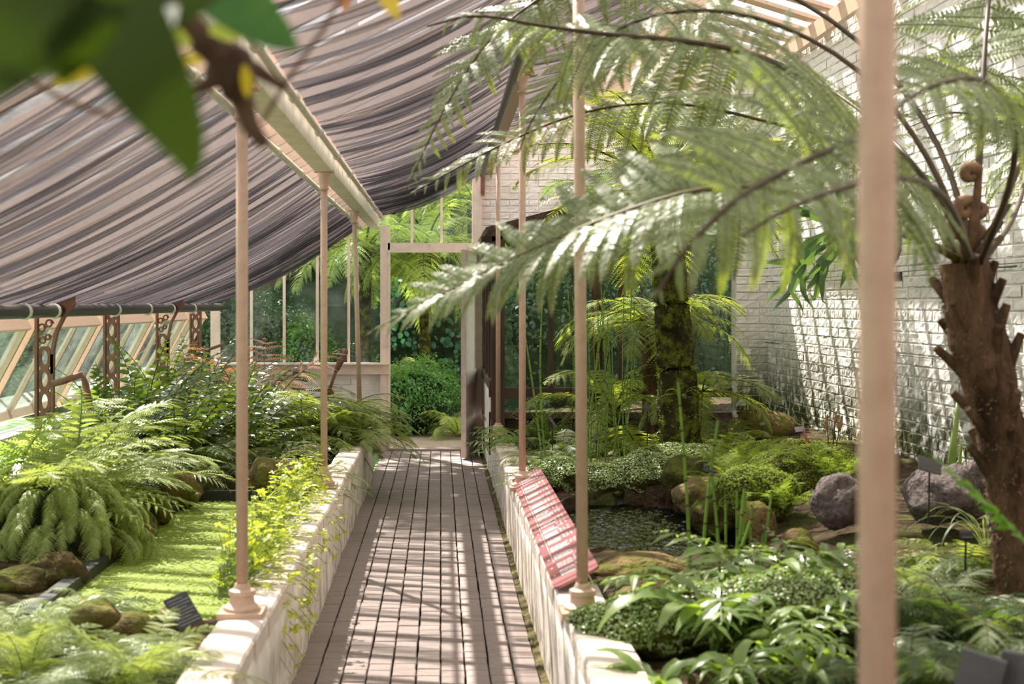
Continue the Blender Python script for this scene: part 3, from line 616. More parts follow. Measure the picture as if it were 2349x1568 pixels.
def net(name, label, A, B, y0, y1, sag, mat, seed, foldp):
    """A, B functions y -> point on the two long edges; folds run from edge to edge"""
    g = random.Random(seed); kn = []; y = y0
    while y < y1:
        dens = foldp(y); f = (g.uniform(.16, .52) if g.random() < .6 else g.uniform(.03, .10)) * (1.45 - dens)
        kn.append((y, y + g.uniform(-.025, .025), 0)); y += f
        fw = g.uniform(.018, .085) * (.55 + dens); h = g.uniform(.006, .02)
        kn.append((y, y + g.uniform(-.03, .03), 0)); kn.append((y + h, y + g.uniform(-.02, .05), -h)); kn.append((y - fw, y - fw * g.uniform(.5, 1.2), -h * 1.6)); kn.append((y - fw + .01, y - fw * .8, -h * .4)); 
        y += g.uniform(.0, .03)
    kn.append((y1, y1, 0)); ns = 14; V = []
    for a, b, o in kn:
        for i in range(ns + 1):
            s = i / ns; yy = a + (b - a) * s; p = Vector(A(yy)).lerp(Vector(B(yy)), s); sg = sag * 4 * s * (1 - s) * (1 + .25 * math.sin(yy * 2.3 + seed))
            V.append((p.x, p.y, p.z - sg + o * (.4 + 1.2 * math.sin(math.pi * s)) + .006 * math.sin(yy * 21 + s * 5)))
    f = [(k * (ns + 1) + i, (k + 1) * (ns + 1) + i, (k + 1) * (ns + 1) + i + 1, k * (ns + 1) + i + 1) for k in range(len(kn) - 1) for i in range(ns)]
    return tag(MB().add(V, f).obj(name, mat, smooth=False), label, 'shade net')
net('shade_net', 'dark shade net in loose folds between the left eaves pipe and the pale beam', lambda y: (-.885, y, 2.50 + .004 * y), lambda y: (-2.55, y, 1.69), -6.2, 15.75, .07, m_net, 3, lambda y: min(1, max(.15, .25 + y / 22)))
net('shade_net', 'dark shade net in loose folds climbing right from the pale beam', lambda y: (-.645, y, 2.62 + .004 * y), lambda y: (.47, y, 3.17), -6.2, 15.75, .06, m_net2, 8, lambda y: min(1, max(.2, .35 + y / 20)))
net('shade_net', 'dark shade net right of the right beam high above the tree ferns', lambda y: (.61, y, 3.26), lambda y: (1.45, y, 3.68), -6.2, 13.0, .05, m_net, 5, lambda y: .4)
def rail(label, x, z0, z1, y0=-6.2, y1=16.1):
    r = empty('net_rail', (0, 0, 0), label, 'rail')
    MB().tube([(x, y0, z0), (x, y1, z1)], .017, 8).obj('tube', m_wpipe, r, smooth=True)
    y = 1.15
    while y < 16:
        z = z0 + (z1 - z0) * (y - y0) / (y1 - y0); MB().lathe([(.018, -.025), (.026, -.022), (.026, .022), (.018, .025)], n=12).obj('clamp', m_wpipe, r, loc=(x, y, z), rot=(R(90), 0, 0)); y += 1.3
    return r
rail('pale tube holding the left net beside the beam', -.88, 2.475, 2.53)
rail('pale tube holding the right net beside the beam', -.655, 2.565, 2.65)
pp = empty('roller_pipe', (0, 0, 0), 'black net roller pipe running under the left eaves', 'pipe')
MB().tube([(-2.52, -6.2, 1.62), (-2.52, 16.3, 1.655)], .042, 14).obj('tube', m_black, pp, smooth=True)
for y in [2.8, 4.7, 6.5, 8.6, 9.25, 11.0, 12.2, 13.25, 14.4]: MB().lathe([(.044, -.02), (.052, -.015), (.052, .015), (.044, .02)], n=14).obj('ring_clip', m_wpipe, pp, loc=(-2.52, y, 1.643), rot=(R(90), 0, 0))
pr_ = empty('roller_pipe', (0, 0, 0), 'black net roller end hanging at the top right of the doorway', 'pipe')
MB().tube([(.46, -6.2, 3.13), (.46, 15.9, 3.13)], .028, 12).obj('tube', m_black, pr_, smooth=True)
th = empty('hanging_bracket', W(1107, 440, 16.3), 'rusty hanging bracket on the gable bricks beside the door post', 'bracket')
MB().prism([(-.022, .33), (.022, .33), (.022, -.02), (0, -.05), (-.022, -.02)], .03, Matrix.Rotation(R(90), 4, 'X')).obj('strap', m_iron, th)
MB().prism([(-.036, .33), (.036, .33), (.036, -.04), (.018, -.08), (-.018, -.08), (-.036, -.04)], .02, Matrix.Translation((0, .03, 0)) @ Matrix.Rotation(R(90), 4, 'X')).obj('backplate', m_timber, th)

# ------------------------------------------------------------------ iron poles
def pole(label, x, y, zb, zt, top=None):
    tx = x if top is None else top
    r = empty('iron_pole', (x, y, zb), label, 'pole', 'slim pink-beige iron poles along the path')
    MB().box((0, 0, .012), (.17, .17, .024)).lathe([(.072, .024), (.072, .036), (.05, .05), (.046, .075), (.052, .082), (.05, .098), (.034, .105), (.026, .125)], n=20).obj('base_plate', m_beige, r, smooth=False)
    MB().tube([(0, 0, .1), ((tx - x) * .5, 0, (zt - zb) * .5), (tx - x, 0, zt - zb - .1)], .0225, 18).obj('shaft', m_beige, r, smooth=True)
    MB().lathe([(.024, -.11), (.033, -.105), (.033, -.095), (.028, -.09), (.036, -.03), (.046, 0), (.046, .012)], (tx - x, 0, zt - zb), 20).obj('capital', m_beige, r, smooth=True)
    MB().box((tx - x, 0, zt - zb + .016), (.13, .10, .014)).obj('cap_plate', m_beige, r)
    return r
pole('pink-beige iron pole on the left wall beside the black label stone', -.76, 5.44, zl(5.44), 2.50)
pole('pink-beige iron pole on the left wall at the far end of the clover trough', -.766, 9.33, zl(9.33), 2.545)
pole('pink-beige iron pole on the left wall closest to the far window', -.762, 13.44, zl(13.44), 2.56, -.815)
pole('very close blurred pink-beige pole crossing the right of the view from top to bottom', .537, 1.75, zr(1.75), 3.18)
pole('pink-beige iron pole on the right wall at the near end of the pink board', .542, 5.44, zr(5.44), 3.18, .525)
pole('pink-beige iron pole on the right wall at the far end of the pink board', .535, 9.33, zr(9.33), 3.18)
pole('pink-beige iron pole on the right wall in front of the dark timber screen', .542, 13.44, zr(13.44), 3.15)

# ------------------------------------------------------------------ iron brackets on the left
def hole_cell(mb, cx, cz, w_, h_, rx, rz_, t, n=20):
    o = []; i_ = []
    for k in range(n):
        a = 2 * math.pi * k / n; c, s = math.cos(a), math.sin(a); m = max(abs(c) / (w_ / 2), abs(s) / (h_ / 2))
        o.append((cx + c / m, cz + s / m)); i_.append((cx + rx * c, cz + rz_ * s))
    v = [(x, y, z) for y in (-t / 2, t / 2) for x, z in o + i_]
    f = []
    for k in range(n):
        j = (k + 1) % n; f += [(k, j, n + j, n + k), (2 * n + j, 2 * n + k, 3 * n + k, 3 * n + j), (n + k, n + j, 3 * n + j, 3 * n + k)]
    mb.add(v, f)
def bracket(label, y, big):
    zt = 1.70; z0 = .2; r = empty('iron_bracket', (-2.62, y, z0), label, 'bracket', 'pierced brown iron brackets along the left eaves')
    mb = MB(); z = .05; wd = .105
    while z < zt - z0 - (.43 if big else .28): hole_cell(mb, 0, z + .0725, wd - .03, .145, .022, .048, .02); z += .145
    if not big:
        while z < zt - z0 - .1: hole_cell(mb, 0, z + .0725, wd - .03, .145, .022, .048, .02); z += .145
    mb.obj('pierced_web', m_iron, r)
    for s in (-1, 1): MB().box((s * wd / 2, 0, (zt - z0) / 2 - (.17 if s > 0 and big else 0)), (.018, .05, zt - z0 - (.34 if s > 0 and big else 0))).obj('flange', m_iron, r)
    if big:
        pts = [(.052, 0, z - .18), (.055, 0, z - .02), (.08, 0, z + .10), (.13, 0, z + .20), (.20, 0, z + .29)]
        for a, b in zip(pts, pts[1:]): MB().bar(a, b, .05, .02, (1, 0, -.3)).obj('arm', m_iron, r)
        MB().prism([(-.05, z + .2), (-.05, z + .32), (.20, z + .34), (.20, z + .28), (.10, z + .19)], .03, Matrix.Rotation(R(90), 4, 'X')).obj('arm_head', m_iron, r)
        sc2 = MB()
        for cx, cz, q in ((-.018, z + .12, .03), (.03, z + .15, .028), (-.012, z + .04, .026), (.022, z + .06, .02), (.055, z + .20, .02)):
            sc2.tube([(cx + (q * (1 - .5 * k / 14)) * math.cos(k * .52), 0, cz + (q * (1 - .5 * k / 14)) * math.sin(k * .52)) for k in range(15)], .007, 5)
        sc2.obj('scrollwork', m_iron, r)
    return r
for k, y in enumerate(BR):
    bracket(['ninth', 'tenth', 'first', 'second', 'third', 'fourth', 'fifth', 'sixth', 'seventh', 'eighth'][k] + ' brown pierced iron bracket from the camera, ' + ('arm curving up to the rafters' if k % 2 == 0 else 'straight and narrow'), y, k % 2 == 0)

# ventilation gear
def gear(name, label, cat, pts, r, knob=None, m=m_iron):
    e = empty(name, pts[0], label, cat); o = Vector(pts[0]); MB().tube([Vector(p) - o for p in pts], r, 8).obj('rod', m, e, smooth=True)
    if knob:
        a, b = Vector(knob[0]) - o, Vector(knob[1]) - o
        MB().tube([a, a.lerp(b, .1), a.lerp(b, .5), a.lerp(b, .9), b], [.014, .024, .03, .026, .014], 10).obj('handle_grip', m, e, smooth=True)
    return e
lv = gear('ventilation_lever', 'brown iron lever with turned grip by the far window sill', 'lever', [W(752, 905, 12.6), W(770, 852, 12.6)], .014, (W(770, 852, 12.6), W(795, 801, 12.6)))
MB().lathe([(.02, -.03), (.055, -.03), (.055, .03), (.02, .03)], n=16).obj('gear_boss', m_iron, lv, loc=(0, 0, 0), rot=(R(90), 0, 0))
gear('ventilation_rod', 'brown horizontal iron rod leading from the lever into the ferns', 'rod', [W(640, 889, 12.65), W(752, 896, 12.65)], .012)
gear('ventilation_wheel_bar', 'brown iron strut below the lever against the brick panel', 'rod', [W(752, 925, 12.7), W(770, 950, 12.6), W(766, 985, 12.6)], .016)
gear('crank_arm', 'bent brown iron crank arm rising from the left bed near the brackets', 'crank', [W(120, 880, 9.0), W(150, 872, 9.0), W(188, 858, 9.0), W(196, 880, 9.0), W(208, 940, 9.0)], .022)
gear('crank_arm', 'sloping brown iron arm beside the far left corner post', 'crank', [W(400, 830, 14.4), W(510, 790, 14.8)], .016)

# ------------------------------------------------------------------ ponds
m_water = M('dark_pond_water', (12, 13, 8), None, rough=.04, spec=.6)
m_duck = M('duckweed', (152, 168, 84), (128, 148, 66), 60, .7, .25, bmp=(140, .8, .01), third=((70, 92, 34), 26, .60, .68, None))
ring = lambda a, k=1.0: (PRc[0] + PRr[0] * k * math.cos(a), PRc[1] + PRr[1] * k * math.sin(a))
WZ = .34
def ripple(u, v):
    a = 2 * math.pi * u; k = 1.04 * v ** .6; x, y = ring(a, k); d = math.hypot(x - 1.75, y - 8.9); e = math.hypot(x - 1.1, y - 7.6)
    h = .0050 * math.sin(d * 62 + 2.2 * mnoise.noise(Vector((x * 3, y * 3, 0)))) * (.35 + .65 * math.exp(-d * .8)) + .0026 * math.sin(e * 88 + 3 * mnoise.noise(Vector((x * 4, y * 4, 5)))) + .0058 * mnoise.noise(Vector((x * 24, y * 24, 1))) + .0040 * mnoise.noise(Vector((x * 52, y * 52, 3)))
    return (x, y, WZ + h)
tag(MB().grid(ripple, 420, 130).obj('pond_water', m_water, smooth=True), 'dark rippling water of the right pond sparkling in the sun', 'water', kind=S)
tag(MB().grid(lambda u, v: (*ring(2 * math.pi * u, 1.0 + .07 * v), WZ - .03 + .12 * v), 64, 2).obj('pond_liner', m_liner), 'dark liner edging around the right pond', 'pond liner')
DZ = .375
tag(MB().box(((PL[0] + PL[1]) / 2, (PL[2] + PL[3]) / 2, DZ - .05), (PL[1] - PL[0], PL[3] - PL[2], .08)).obj('pond_water', m_water), 'still water under the duckweed of the left pond', 'water', kind=S)
tag(MB().grid(lambda u, v: (PL[0] + .01 + (PL[1] - PL[0] - .02) * u, PL[2] + .01 + (PL[3] - PL[2] - .02) * v, DZ + .003 * mnoise.noise(Vector((u * 30, v * 80, 0)))), 20, 70).obj('duckweed', m_duck), 'bright green duckweed covering the left pond', 'duckweed', kind='stuff')
g = G(5); n = 3600; p = np.stack([PL[0] + .02 + (PL[1] - PL[0] - .04) * g.random(n), PL[2] + .02 + (PL[3] - PL[2] - .04) * g.random(n), DZ + .006 + .003 * g.random(n)], 1); a = g.random(n) * 6.28; s = .004 + .006 * g.random(n)
q = np.stack([p + np.stack([np.cos(a + k * 1.5708) * s, np.sin(a + k * 1.5708) * s, g.normal(0, .0012, n)], 1) for k in range(4)], 1).reshape(-1, 3)
tag(link('duckweed_fronds', npmesh('duckweed_fronds', q, np.arange(4 * n).reshape(-1, 4), lf_clover)), 'loose floating leaves scattered over the duckweed', 'duckweed', kind='stuff')
le = empty('pond_liner', (0, 0, 0), 'dark liner edge along the left and far sides of the duckweed pond', 'pond liner')
MB().bar((PL[0], PL[2], DZ), (PL[0], PL[3], DZ), .07, .11).obj('long_edge', m_liner, le); MB().bar((PL[0], PL[3], DZ + .01), (PL[1], PL[3], DZ + .01), .06, .12).obj('short_edge', m_liner, le)

# rocks
def rock(label, p, rad, seed, mat=None, name='rock', group=None, rz=None, flat=0, amp=.28, fine=.06):
    o = link(name, blob_mesh(name, rad, mat or m_rock, seed, amp, 1.5, 4 if max(rad) > .12 else 3, flat, fine), None, p, (0, 0, seed * 1.3 if rz is None else rz)); return tag(o, label, 'rock', group)
gr1 = 'mossy rocks along the duckweed pond'
for i, (px, py, y, rad, lb) in enumerate([
    (35, 1330, 6.5, (.22, .15, .09), 'long low mossy rock at the left edge under the weeping mound'), (128, 1300, 6.65, (.14, .15, .10), 'dark brown rock next to the liner edge, lowest right of the weeping mound'),
    (212, 1240, 7.3, (.18, .16, .12), 'pale tan topped rock beside the liner edge'), (292, 1198, 7.9, (.15, .16, .11), 'small brown rock half under the grey sword fronds'),
    (345, 1160, 8.5, (.13, .14, .10), 'shaded brown rock behind the grey sword fronds'), (395, 1112, 9.1, (.13, .2, .14), 'tall orange-brown rock at the pond corner'),
    (452, 1100, 9.62, (.12, .11, .12), 'rounded green rock at the far side of the duckweed pond'), (505, 1106, 9.66, (.12, .1, .11), 'squarish brown rock left of the pole at the far side of the duckweed pond'),
    (612, 1088, 9.7, (.17, .13, .14), 'large rock right of the pole at the far side of the duckweed pond'), (680, 1082, 9.75, (.16, .12, .12), 'brown rock with dry grass at the far right pond corner')]):
    rock(lb, W(px, py, y) - Vector((0, 0, .03)), tuple(q_ * .95 for q_ in rad), i + 1, [m_rock, m_rockd][i in (0, 1, 6, 7)], group=gr1)
rock('broad golden mossy rock carrying the black label', W(405, 1432, 5.6), (.11, .08, .07), 31)
rock('golden mossy rock left of the black label', W(290, 1440, 5.55), (.11, .09, .06), 32)
rock('yellow mossy rock among the lower left ferns', W(215, 1410, 5.3), (.12, .09, .06), 33)
rock('brown moss-topped boulder at the right rim of the water', W(1572, 1098, 9.3), (.16, .16, .15), 41, m_rockd)
rock('golden mossy boulder overhanging the pond', W(1600, 1140, 8.7), (.17, .15, .12), 42)
rock('dark brown boulder below the overhang at the pond edge', W(1650, 1185, 8.3), (.17, .14, .13), 43, m_rockd)
rock('tan rock between horsetails and leafy fern', W(1735, 1205, 7.4), (.11, .1, .13), 44)
rock('small pale rock under the glossy leaves', W(1830, 1250, 6.6), (.10, .08, .07), 45)
rock('flat golden mossy rock at the near end of the pond', W(1480, 1312, 6.75), (.27, .18, .08), 46)
rock('orange mossy rock beside the near right pole', W(1445, 1385, 5.7), (.07, .07, .07), 47)
rock('long curved mossy rock below the tall brick wall', W(1755, 985, 11.9), (.30, .2, .16), 48)
rock('mossy ground rock beside the small black wall label', W(1890, 1065, 10.2), (.3, .2, .11), 49, m_rockd)
rock('pitted grey lava boulder left of the close pole', W(1925, 1150, 7.0), (.14, .13, .13), 51, m_lava, fine=.09)
rock('large pitted grey lava boulder right of the close pole', W(2165, 1135, 6.9), (.22, .17, .14), 52, m_lava, fine=.09)
rock('dark lava boulder half hidden behind the fern trunk', W(2265, 1110, 7.1), (.13, .13, .13), 53, m_lava, fine=.09)

# ------------------------------------------------------------------ signs and labels
def board(name, label, cat, c, w_, h_, tilt, yaw, mat, lines=0, stick=None, lead=.004, roll=0, seed=0):
    """thin plate centred at c facing the camera, leaning back by tilt degrees; rows of tiny engraved strokes"""
    r = empty(name, c, label, cat); mx = Matrix.Rotation(R(yaw), 4, 'Z') @ Matrix.Rotation(R(-tilt), 4, 'X') @ Matrix.Rotation(R(roll), 4, 'Y'); g = random.Random(seed + len(label))
    MB().box((0, 0, 0), (w_, lead, h_), None).obj('plate', mat, r, mtx=mx)
    if lines:
        t = MB()
        for i in range(lines):
            z = h_ * (.38 - .76 * i / max(1, lines - 1)); x = -w_ * .4; e = w_ * (.4 if i % 3 else .2)
            while x < e: q = g.uniform(.03, .09) * w_; t.box((x + q / 2, -lead * .55, z), (q, .0006, h_ * .34 / lines)); x += q + w_ * .025
        t.obj('lettering', m_labelwhite, r, mtx=mx)
    if stick: MB().tube([(0, lead, 0), (0, lead + .01, -stick)], .004, 6).obj('stake', m_black, r)
    return r
board('plant_label', 'black engraved label tilted on the golden rock by the left pole', 'label', W(420, 1401, 5.35), .095, .145, 42, 14, m_tagblack, 9, None, .008, -24)
board('sign_board', 'plain black panel by the far window sill', 'sign', W(690, 861, 13.2), .16, .10, 25, 0, m_black, roll=12)
board('plant_label', 'small grey label standing in the creeping leaves by the pond', 'label', W(1271, 1066, 9.9), .045, .10, 15, 5, m_slate, 5, .05, roll=8)
board('plant_label', 'leaning dark label on a stake left of the near right pole', 'label', W(1268, 968, 11.2), .05, .10, 35, 62, m_slate, 0, .22)
board('plant_label', 'small grey label among the horsetail stems', 'label', W(1368, 1003, 11.0), .05, .055, 40, 12, m_slate, 4, .12, roll=12)
board('plant_label', 'small grey label on a stake left of the mossy trunk', 'label', W(1485, 936, 11.2), .05, .06, 35, 20, m_slate, 4, .38, roll=12)
board('plant_label', 'small black label on the brown pond boulder', 'label', W(1620, 1072, 9.0), .04, .06, 30, 20, m_tagblack, 4, .05, roll=20)
board('plant_label', 'pale label glinting above the long curved rock', 'label', W(1750, 972, 11.4), .05, .035, 60, 0, m_slate, 0, .1, roll=-35)
board('plant_label', 'grey label near the foot of the tall brick wall', 'label', W(1835, 984, 10.9), .075, .05, 45, -10, m_slate, 0, .25, roll=-10)
board('plant_label', 'black engraved label on a stake in the golden moss', 'label', W(1878, 1036, 9.9), .06, .055, 30, 20, m_tagblack, 4, .16, roll=14)
board('plant_label', 'large engraved grey label on a black stake in front of the lava boulder', 'label', W(2133, 1066, 6.2), .10, .075, 35, 10, m_slate, 8, .26, .005, 18)
board('plant_label', 'dark label sunk in the soft ferns below the lava boulder', 'label', W(2217, 1226, 5.4), .05, .035, 45, 0, m_tagblack, 2, .15)
board('plant_label', 'black tag hanging on the tall brick wall beside the close pole', 'label', W(2060, 634, 9.0) , .055, .06, 0, -40, m_tagblack, 2)
board('plant_label', 'grey edge-on label in the creeping plants behind the near right pole', 'label', W(1413, 1370, 5.9), .05, .07, 20, 70, m_slate, 0, .08)
board('plant_label', 'grey label under the drooping tongue leaves', 'label', W(1592, 1305, 6.1), .05, .05, 30, 30, m_slate, 0, .1)
sb = empty('sign_board', W(2300, 1560, 3.4), 'dark grey folded panel in the lower right corner', 'sign', rz=R(-25))
MB().box((-.06, 0, -.03), (.10, .03, .18), Matrix.Rotation(R(14), 3, 'Y')).obj('left_panel', m_greyboard, sb); MB().box((.07, .03, -.03), (.15, .03, .18), Matrix.Rotation(R(-20), 3, 'Z')).obj('right_panel', m_greyboard, sb)
MB().tube([(0, 0, -.5), (0, 0, -.08)], .012, 8).obj('stake', m_black, sb)

# long pink board on the right wall
def PINK():
    m, nt, out = nodes('faded_pink_board'); b = N(nt, 'ShaderNodeBsdfPrincipled', _Roughness=.28); b.inputs['Specular IOR Level'].default_value = .5
    f, _ = noise_fac(nt, 5, 4); nt.links.new(mixc(nt, f, lin((150, 88, 94)), lin((172, 112, 116))), b.inputs['Base Color']); nt.links.new(b.outputs[0], out.inputs[0]); return m
m_pink = PINK(); m_print = M('white_board_print', (236, 226, 226), (222, 208, 208), 30, .4)
A0, A1 = Vector((.470, 5.86, .515)), Vector((.480, 9.56, .505)); B0, B1 = Vector((.655, 5.92, .605)), Vector((.66, 9.58, .585))
lb = empty('timeline_board', (0, 0, 0), 'long faded pink board with white print lying on the right wall', 'sign')
ux = (A1 - A0).normalized(); vx = (B0 - A0 - ux * (B0 - A0).dot(ux)).normalized(); wx = vx.cross(ux) * -1
if wx.z < 0: wx = -wx
L_ = (A1 - A0).length; Wd = .205; MX = Matrix((ux, vx, wx)).transposed().to_4x4(); MX.translation = A0
rr_ = .03; outl = []
for cx, cy_, a0 in ((L_ - rr_, Wd - rr_, 0), (rr_, Wd - rr_, 90), (rr_, rr_, 180), (L_ - rr_, rr_, 270)): outl += [(cx + rr_ * math.cos(R(a0 + k * 30)), cy_ + rr_ * math.sin(R(a0 + k * 30))) for k in range(4)]
MB().prism(outl, .012, MX).obj('panel', m_pink, lb)
pt = MB(); g = random.Random(12)
def mark(u, v, du, dv): pt.box(MX @ Vector((u, v, .0065)), (du, dv, .0008), MX.to_3x3())
mark(L_ * .55, .040, L_ * .84, .0025)
u = .18
while u < L_ - .1:
    nw = g.randint(3, 6); x = .052
    for row in range(5):
        x = .048; uu = u - .02 + row * .024
        while x < .115: q = g.uniform(.008, .03); mark(uu + g.uniform(-.003, .003), x + q / 2, .013, q); x += q + .003
    for k in range(nw):
        for v0 in (.135, .155, .175): 
            if g.random() < .8: mark(u + k * .022, v0 + g.uniform(-.003, .003), .010, g.choice((.008, .012, .014)))
    if g.random() < .8: mark(u + .03, .022, .02, .008)
    u += g.uniform(.15, .24)
pt.obj('printed_marks', m_print, lb)
for u_ in (.25, L_ / 2, L_ - .25): MB().box(MX @ Vector((u_, .13, -.05)), (.04, .04, .09), MX.to_3x3()).obj('foot_block', m_black, lb)

# clover trough on the left wall
tr = empty('trough', (-.94, 7.95, .25), 'long black plastic trough behind the left wall holding water clover', 'trough')
for x in (-.075, .075): MB().box((x, 0, .09), (.012, 2.7, .20)).obj('side', m_liner, tr); MB().box((x * 1.1, 0, .195), (.03, 2.73, .012)).obj('rim', m_liner, tr)
for y in (-1.35, 1.35): MB().box((0, y, .09), (.15, .012, .20)).obj('end', m_liner, tr)
MB().box((0, 0, .12), (.14, 2.68, .02)).obj('soil', m_soil, tr)
lt = MB()
for k in range(4):
    a = k * math.pi / 2 + .4; d, e = Vector((math.cos(a), math.sin(a), 0)), Vector((-math.sin(a), math.cos(a), 0))
    lt.add([Vector((0, 0, 0)), d * .45 + e * .32 + Vector((0, 0, .08)), d * .8 + e * .3 + Vector((0, 0, .04)), d * .95, d * .8 - e * .3 + Vector((0, 0, .04)), d * .45 - e * .32 + Vector((0, 0, .08))], [(0, 1, 2, 3), (0, 3, 4, 5)])
clm = lt.mesh('clover_leaf', lf_clover)
def clover(label, x, y0, y1, n, seed, hang):
    g = random.Random(seed); r = empty('water_clover', (x, (y0 + y1) / 2, .46), label, 'plant', 'water clover along the left wall'); st = MB(); ex = []
    for i in range(n):
        y = g.uniform(y0, y1) - (y0 + y1) / 2; h = g.uniform(.05, .26); dx = g.gauss(.06, .07); b = Vector((g.uniform(-.02, .08), y, 0))
        if g.random() < hang: t = Vector((g.uniform(.14, .34), y + g.gauss(0, .08), -g.uniform(-.06, .30))); 
        else: t = b + Vector((dx, g.gauss(0, .06), h))
        m_ = b.lerp(t, .5) + Vector((0, 0, .07 if t.z < 0 else .02)); st.tube([b, m_, t], .0018, 3, cap=False)
        mt = Matrix.Translation(t) @ Matrix.Rotation(g.uniform(0, 6.3), 4, 'Z') @ Matrix.Rotation(R(g.gauss(0, 28)), 4, 'X') @ Matrix.Scale(g.uniform(.018, .034), 4)
        if i < 300: link('leaf', clm, r).matrix_local = mt
        else: ex += [(mt, None)]
    tag(st.obj('stems', m_gstem, r), kind='stuff')
    if ex:
        e = MB()
        for mt, _ in ex: e.add([mt @ Vector(v.co) for v in clm.vertices], [tuple(p.vertices) for p in clm.polygons])
        tag(e.obj('small_leaves', lf_clover, r), kind='stuff')
clover('yellow-green water clover at the near end of the trough, hanging over the left wall', -.93, 5.9, 7.2, 560, 1, .3)
clover('yellow-green water clover at the far end of the trough before the second left pole', -.95, 7.2, 9.35, 620, 2, .22)
pot = empty('plant_pot', W(590, 1402, 5.75), 'dark plastic pot beside the near left pole', 'pot')
MB().lathe([(.045, -.09), (.06, 0), (.068, 0), (.068, .012), (.055, .012), (.05, -.02), (.0, -.02)], n=20).obj('body', m_black, pot)
# ------------------------------------------------------------------ plants: left bed
def atL(px, y, dz=0): x = (px - VX) * y / F; return (x, y, gL(x, y) - .02 + dz)
def atR(px, y, dz=0): x = (px - VX) * y / F; return (x, y, gR(x, y) - .02 + dz)
g1 = 'ferns of the left bed'
clump('feathery_fern', 'tall feathery yellow-green fern at the far left edge below the first arched bracket', 'fern', atL(70, 7.6), FY + FN, 28, (.75, 1.05), az=(150, 390), group=g1)
clump('feathery_fern', 'feathery yellow-green fern with a curling tip in front of the straight bracket', 'fern', atL(160, 8.5), FY + FN, 28, (.85, 1.2), az=(190, 400), group=g1)
clump('feathery_fern', 'lower feathery fern behind the left end of the weeping mound', 'fern', atL(30, 8.6), FY, 22, (.8, 1.1), az=(160, 380), group=g1)
clump('feathery_fern', 'feathery green fern rising behind the weeping mound', 'fern', atL(105, 7.9), FY + FN, 20, (.5, .72), group=g1)
clump('sword_fern', 'grey-green sword fern leaning over the duckweed pond', 'fern', atL(245, 8.3, .06), FGs + FN, 18, (.32, .48), group=g1)
clump('sword_fern', 'grey-green sword fern with white glints behind the tall orange-brown rock', 'fern', atL(330, 9.2, .05), FGs + FD, 18, (.45, .65), group=g1)
wm = empty('weeping_fern', (W(128, 1200, 7.35).x, 7.35, .40), 'mounded weeping yellow-green fern hanging over the rocks', 'fern', g1)
rr = random.Random(4)
for i in range(210):
    a = rr.uniform(0, 6.28); e = rr.random() ** .8 * R(86); d = Vector((math.sin(a) * math.sin(e) * .34, math.cos(a) * math.sin(e) * .26, math.cos(e) * .30 + .10))
    o = link('frond', rr.choice(FW), wm); o.matrix_local = Matrix.Translation(d) @ Matrix.Rotation(-a, 4, 'Z') @ Matrix.Rotation(R(rr.uniform(-16, 8)) - e * .35, 4, 'X') @ Matrix.Scale(rr.uniform(.20, .34), 4)
link('mound', blob_mesh('mound', (.33, .25, .36), m_hill, 9, .15), wm, (0, 0, 0))
for i, (px, y, s, lb) in enumerate([(255, 10.4, 1.0, 'left of the holly ferns in front of the straight bracket'), (330, 10.9, 1.05, 'in the middle of the left bed with glinting leaflets'), (400, 10.3, .95, 'nearest the camera among the glossy holly ferns'),
                                    (455, 11.6, 1.05, 'below the last arched bracket'), (520, 11.0, .98, 'just left of the near pole as seen from the path'), (380, 12.2, 1.0, 'at the back of the holly ferns'), (480, 12.8, .95, 'deepest among the holly ferns near the corner post')]):
    clump('holly_fern', 'glossy dark holly fern ' + lb, 'fern', atL(px, y), FH, 30, (.86 * s, 1.15 * s), az=(150, 400), group='holly ferns of the left bed')
for i, (px, y, s, fm, lb) in enumerate([(280, 9.6, .62, FG + FS, 'pale lacy fern in front of the leftmost holly fern'), (360, 9.9, .6, FG, 'silvery lacy fern below the holly ferns'), (430, 10.1, .62, FG + FD, 'greyish lacy fern behind the pond rocks'),
                                        (500, 10.3, .6, FG + FD, 'mixed lacy fern left of the near pole above the pond rocks'), (600, 10.4, .6, FG, 'silvery fern right of the near pole above the pond rocks'), (670, 10.6, .58, FS + FG, 'lacy fern above the rock with dry grass'),
                                        (560, 11.4, .62, FD, 'dark lacy fern hidden behind the near pole'), (250, 11.6, .7, FD, 'dark fern below the second arched bracket'), (700, 10.0, .45, FG, 'low silvery fern at the left pole by the trough end')]):
    clump('lacy_fern', lb, 'fern', atL(px, y), fm, 22, (s * .8, s * 1.15), group=g1)
clump('rusty_fern', 'fern with rust-red young fronds in front of the far window', 'fern', atL(578, 12.4), FR_, 4, (1.2, 1.45), tilt=(-6, 6), group=g1)
clump('soft_fern', 'soft light-green fern behind the near pole below the rusty fronds', 'fern', atL(600, 12.4, .22), FS + FTo, 28, (.95, 1.2), group=g1)
clump('soft_fern', 'big soft light-green fern between the two farther left poles', 'fern', atL(690, 12.2, .15), FS + FTo, 28, (.9, 1.15), group=g1)
clump('soft_fern', 'pale soft fern below the iron lever', 'fern', atL(745, 12.6, .12), FS + FTo, 24, (.8, 1.0), group=g1)
clump('soft_fern', 'light-green fern spilling over the far end of the left wall', 'fern', (-.86, 12.4, .50), FS + FY, 26, (.6, .8), tilt=(-25, 5), group=g1)
